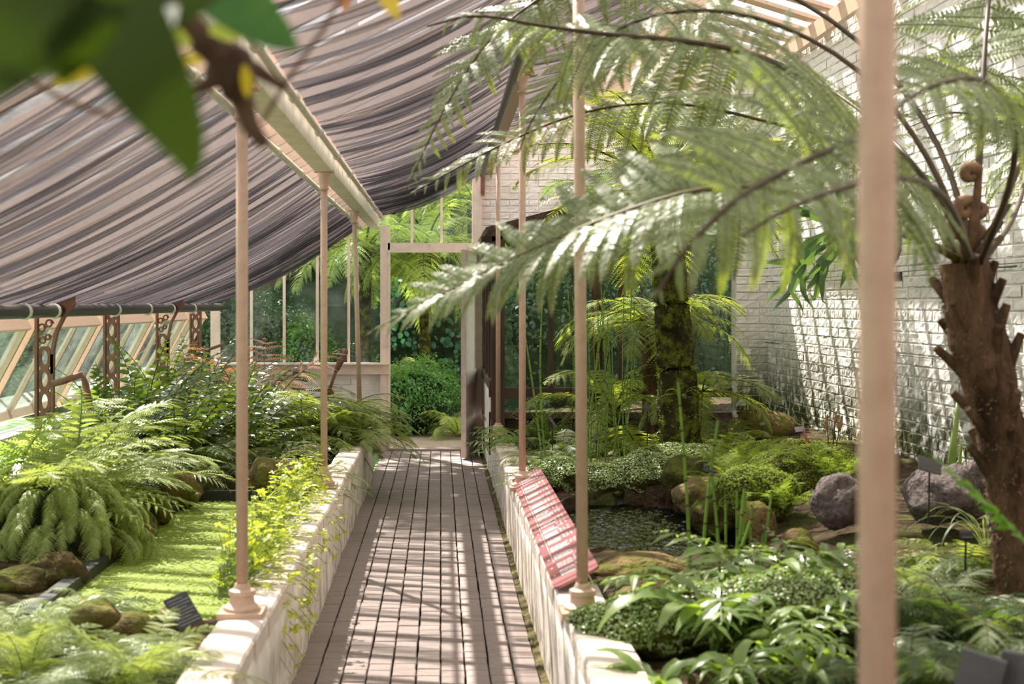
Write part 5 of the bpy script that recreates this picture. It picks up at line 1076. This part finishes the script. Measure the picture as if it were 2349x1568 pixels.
# ------------------------------------------------------------------ foreground climber, top left
cb = Vector((W(560, 60, 1.8).x, 1.9, 2.35)); cl = empty('climbing_branch', cb, 'blurred brown climber branch with big hanging leaves at the top left', 'climber')
Qc = lambda px, py, y: W(px, py, y) - cb
MB().tube([Qc(300, -160, 1.75), Qc(390, 10, 1.75), Qc(470, 100, 1.75), Qc(530, 140, 1.78), Qc(550, 210, 1.8), Qc(575, 290, 1.8), Qc(608, 332, 1.8)], [.016, .016, .018, .022, .016, .012, .008], 9).obj('stem', m_bark, cl, smooth=True)
MB().tube([Qc(530, 140, 1.78), Qc(590, 160, 1.8), Qc(650, 200, 1.85)], [.014, .010, .006], 7).obj('twig', m_bark, cl, smooth=True)
MB().tube([Qc(530, 150, 1.78), Qc(480, 190, 1.78), Qc(430, 215, 1.78)], [.014, .010, .006], 7).obj('twig', m_bark, cl, smooth=True)
MB().tube([Qc(800, -40, 1.9), Qc(740, 70, 1.9), Qc(660, 180, 1.9), Qc(600, 280, 1.9)], .0035, 5).obj('twig', m_stem, cl)
MB().tube([Qc(60, 180, 1.7), Qc(150, 230, 1.7), Qc(250, 265, 1.7), Qc(310, 215, 1.7), Qc(330, 285, 1.7), Qc(460, 275, 1.75)], .0035, 5).obj('twig', m_stem, cl)
link('node_knot', blob_mesh('node_knot', (.03, .025, .035), m_bark, 7, .4), cl, Qc(535, 165, 1.78))
def bigleaf(pts, w_, mat, label=None):
    me = strap_mesh('leaf', [Vector(p) for p in pts], w_, mat, .18, .35, 18, up=(.1, -.85, .5)); o = link('leaf', me, cl); 
    if label: o['label'] = label
bigleaf([Qc(190, -120, 1.2), Qc(230, -20, 1.15), Qc(275, 80, 1.12), Qc(335, 180, 1.1), Qc(400, 290, 1.1), Qc(434, 360, 1.1), Qc(440, 420, 1.1)], .044, lf_bigd)
bigleaf([Qc(300, -130, 1.0), Qc(180, -70, .97), Qc(90, 0, .95), Qc(20, 90, .95), Qc(-60, 190, .95), Qc(-120, 260, .95)], .055, lf_bigd)
bigleaf([Qc(60, -160, 1.05), Qc(80, -60, 1.0), Qc(110, 30, 1.0), Qc(140, 120, 1.0), Qc(150, 200, 1.0)], .04, lf_bigd)
bigleaf([Qc(400, -140, 1.4), Qc(470, -70, 1.38), Qc(540, 10, 1.36), Qc(600, 60, 1.36), Qc(650, 95, 1.36), Qc(690, 115, 1.36)], .040, LEAF('bluish_climber_leaf', (58, 96, 46), (44, 92, 76), (84, 126, 44), .5, .15, .4))
bigleaf([Qc(560, -150, 1.3), Qc(480, -60, 1.28), Qc(400, 20, 1.26), Qc(330, 70, 1.26), Qc(280, 110, 1.26)], .030, lf_bigd)
bigleaf([Qc(120, -190, .95), Qc(60, -80, .92), Qc(-10, 30, .9), Qc(-60, 130, .9), Qc(-110, 230, .9)], .05, lf_bigd)
bigleaf([Qc(210, -170, .98), Qc(190, -60, .95), Qc(185, 40, .95), Qc(170, 110, .95), Qc(150, 190, .95)], .035, lf_bigd)
bigleaf([Qc(330, -60, 1.3), Qc(340, 20, 1.25), Qc(345, 90, 1.2), Qc(350, 190, 1.2)], .028, lf_bigd)
bigleaf([Qc(230, 60, 1.5), Qc(160, 120, 1.5), Qc(90, 165, 1.5), Qc(50, 150, 1.5)], .02, lf_holly)
bigleaf([Qc(260, 130, 1.6), Qc(200, 160, 1.6), Qc(120, 200, 1.6)], .016, lf_yy, 'yellowing leaf')
bigleaf([Qc(560, 150, 1.75), Qc(566, 185, 1.75), Qc(566, 225, 1.75)], .008, lf_yy, 'small yellow leaf')
bigleaf([Qc(360, 40, 1.6), Qc(395, 80, 1.6), Qc(440, 105, 1.6)], .014, lf_clover, 'bright yellow-green leaf')
bigleaf([Qc(410, 140, 1.6), Qc(440, 138, 1.6), Qc(465, 142, 1.6)], .010, lf_yy, 'small yellow leaf')
bigleaf([Qc(480, 70, 1.6), Qc(540, 75, 1.6), Qc(590, 55, 1.6)], .016, lf_clover, 'bright yellow-green leaf')
bigleaf([Qc(860, -60, 1.9), Qc(885, -20, 1.9), Qc(900, 20, 1.9), Qc(915, 45, 1.9)], .016, LEAF('olive_leaf', (120, 110, 40), (140, 126, 50), (170, 150, 50)))
bigleaf([Qc(800, -60, 2.1), Qc(795, -20, 2.1), Qc(790, 30, 2.1)], .012, lf_red)

# ------------------------------------------------------------------ garden beyond the far gable and the left lawn
def bush(name, label, c, rad, n, leaf, mat, seed, group=None, inner=True):
    r = empty(name, c, label, 'shrub', group)
    tag(link('foliage', shrub_mesh('foliage', n, rad, leaf, mat, seed), r), kind='stuff')
    if inner: link('inner_dark_mass', blob_mesh('inner_dark_mass', tuple(q * .62 for q in rad), m_hill, seed, .3), r)  # one solid dark mass within the leaf cloud
    return r
bush('box_shrub', 'rounded bright green small-leaved shrub seen through the open door', (W(968, 915, 18.6).x, 18.6, .38), (.56, .5, .62), 5200, .05, lf_hedge, 3)
bush('box_shrub', 'lower part of the green shrub on the left of the doorway', (W(905, 950, 18.4).x, 18.4, .32), (.40, .4, .55), 2600, .05, lf_hedge, 5)
bush('garden_shrub', 'dark small-leaved shrub behind the left half of the far window', (W(640, 770, 20).x, 20.0, .85), (.80, .6, .95), 4200, .07, lf_hedged, 6, 'shrubs behind the far window')
bush('garden_shrub', 'glinting shrub behind the middle of the far window', (W(705, 760, 19.4).x, 19.4, .8), (.40, .4, .75), 2200, .06, lf_hedge, 7, 'shrubs behind the far window')
bush('garden_shrub', 'dark shrub behind the left end of the far window', (W(545, 740, 21).x, 21.0, 1.0), (.9, .7, 1.2), 3600, .08, lf_hedged, 8, 'shrubs behind the far window')
bush('garden_shrub', 'low dark shrub behind the far left pole', (W(795, 800, 20).x, 20.0, .6), (.6, .5, .6), 2400, .06, lf_hedged, 9, 'shrubs behind the far window')
bush('garden_shrub', 'tall dark evergreen high above the far window', (-3.2, 24.5, 3.2), (2.2, 1.2, 2.0), 5000, .14, lf_hedged, 10, 'evergreens on the bank')
bush('garden_shrub', 'tall dark evergreen above the doorway', (-.2, 26.0, 4.2), (2.2, 1.2, 2.0), 5000, .14, lf_hedged, 11, 'evergreens on the bank')
bush('garden_shrub', 'dark evergreen mass behind the timber screen', (1.9, 19.0, 1.2), (1.5, .8, 1.7), 6000, .08, lf_hedged, 12, 'evergreens behind the screen')
bush('garden_shrub', 'dark evergreen mass behind the right end of the timber screen', (3.6, 19.5, 1.6), (1.4, .8, 2.0), 5000, .08, lf_hedged, 13, 'evergreens behind the screen')
for k, (x, y, z, rx) in enumerate(((-3.6, 19.8, 9.6, 1.15), (-4.6, 23.5, 8.0, 2.6), (-1.6, 25.0, 9.0, 2.8), (1.6, 24.5, 8.6, 2.6), (4.4, 25.5, 9.0, 2.6), (-7.5, 26, 8.6, 2.8))):
    r = empty('garden_tree', (x, y, 0), ['nearest, overhanging the gable,', 'second from the left', 'third from the left', 'fourth from the left', 'rightmost', 'leftmost'][k] + ' of the tall shade trees on the bank beyond the far gable', 'tree', 'shade trees on the bank'); MB().tube([(0, 0, .3), (.1, 0, 3), (0, 0, z - .8)], [.22, .16, .10], 8).obj('trunk', m_bark, r, smooth=True)
    tag(link('foliage', shrub_mesh('foliage', 2000, (rx, 2.2, 1.9), .30, lf_hedged, 40 + k, .2), r, (0, 0, z)), kind='stuff')
vn = empty('climbing_vine', (W(985, 730, 21.6).x, 21.6, .9), 'blue-green heart-leaved vine hanging on the bank beyond the doorway', 'vine'); link('stems', blob_mesh('stems', (.62, .3, .95), m_hill, 2, .3), vn, (0, .15, .3))
ht = MB().add([(0, 0, 0), (-.35, .15, .05), (-.5, .5, .03), (-.3, .85, 0), (0, 1.1, -.06), (.3, .85, 0), (.5, .5, .03), (.35, .15, .05), (0, .5, -.06)], [(0, 8, 2, 1), (8, 4, 3, 2), (0, 7, 6, 8), (8, 6, 5, 4)]).mesh('leaf', lf_vine)
g = random.Random(5)
for k in range(290):
    p = Vector((g.uniform(-.7, .62), -.22 + g.gauss(0, .1), g.uniform(-.25, 1.25) )); link('leaf', ht, vn, p, (R(-100 + g.gauss(0, 22)), R(g.gauss(0, 25)), R(g.gauss(0, 30))), g.uniform(.06, .10))
def outtree(label, c, n, s, seed, zb=0, trunk=.11, lean=0):
    r = empty('tree_fern', (c[0], c[1], zb), label, 'tree fern'); h = c[2] - zb; g = random.Random(seed)
    L = [Vector((lean, 0, 0)), Vector((lean * .4, 0, h * .5)), Vector((0, 0, h))]; link('trunk', trunk_mesh('trunk', L, [trunk * .8, trunk * .7, trunk * .8], m_mossbark, seed, 14, 24, .15), r)
    for k in range(n):
        o = link('frond', g.choice(FTo), r); o.matrix_local = Matrix.Translation((0, 0, h)) @ Matrix.Rotation(k * 2.39996, 4, 'Z') @ Matrix.Rotation(R(g.uniform(-48, 6)), 4, 'X') @ Matrix.Scale(s * g.uniform(.8, 1.1), 4)
outtree('outdoor tree fern arching across the top of the doorway', (W(975, 560, 19.9).x, 19.9, 2.42), 22, 1.5, 1)
outtree('outdoor tree fern behind the right half of the far window', (W(838, 560, 19.5).x, 19.5, 2.42), 24, 1.75, 2)
outtree('outdoor tree fern higher on the bank above the door fanlight', (W(1000, 470, 23).x, 23.0, 3.5), 20, 1.4, 3, .6)
outtree('outdoor tree fern on the bank above the right door post', (W(1085, 480, 22).x, 22.0, 3.3), 16, 1.3, 4, .5)
clump('garden_fern', 'bright yellow-green fern at the right of the doorway outside', 'fern', (W(1052, 960, 18.2).x, 18.2, .0), FTo, 18, (.65, .85))
clump('garden_fern', 'pale fern above the green shrub beyond the doorway', 'fern', (W(930, 830, 20).x, 20.0, .75), FTo, 14, (.5, .8), tilt=(-25, 0))
pg = clump('pink_ferns', 'row of pinkish young fern tips behind the window sill', 'fern', (W(845, 830, 18.4).x, 18.4, .62), fam('pink_tip', 'pin', [LEAF('pinkish_tip', (176, 140, 126), (150, 130, 112), (190, 150, 130)), m_stem], [(88, 60, .1), (80, 50, -.1)], hw=.13, npair=12, wr=.3), 12, (.3, .42), spread=.5)
for k, (x, y, s) in enumerate(((-15, 14, 2.0), (-17, 20, 2.4), (-20, 28, 2.8), (-24, 37, 3.2), (-28, 48, 3.6), (-13.5, 9, 1.8))):
    bush('lawn_hedge', ['second nearest', 'third nearest', 'fourth nearest', 'fifth nearest', 'farthest', 'nearest'][k] + ' green hedge mass across the lawn outside the left lights', (x, y, .2), (2.2 * s / 2, 4 * s / 2, 1.3 * s / 1.6), 2600, .34, lf_hedge, 30 + k, 'hedges across the lawn')
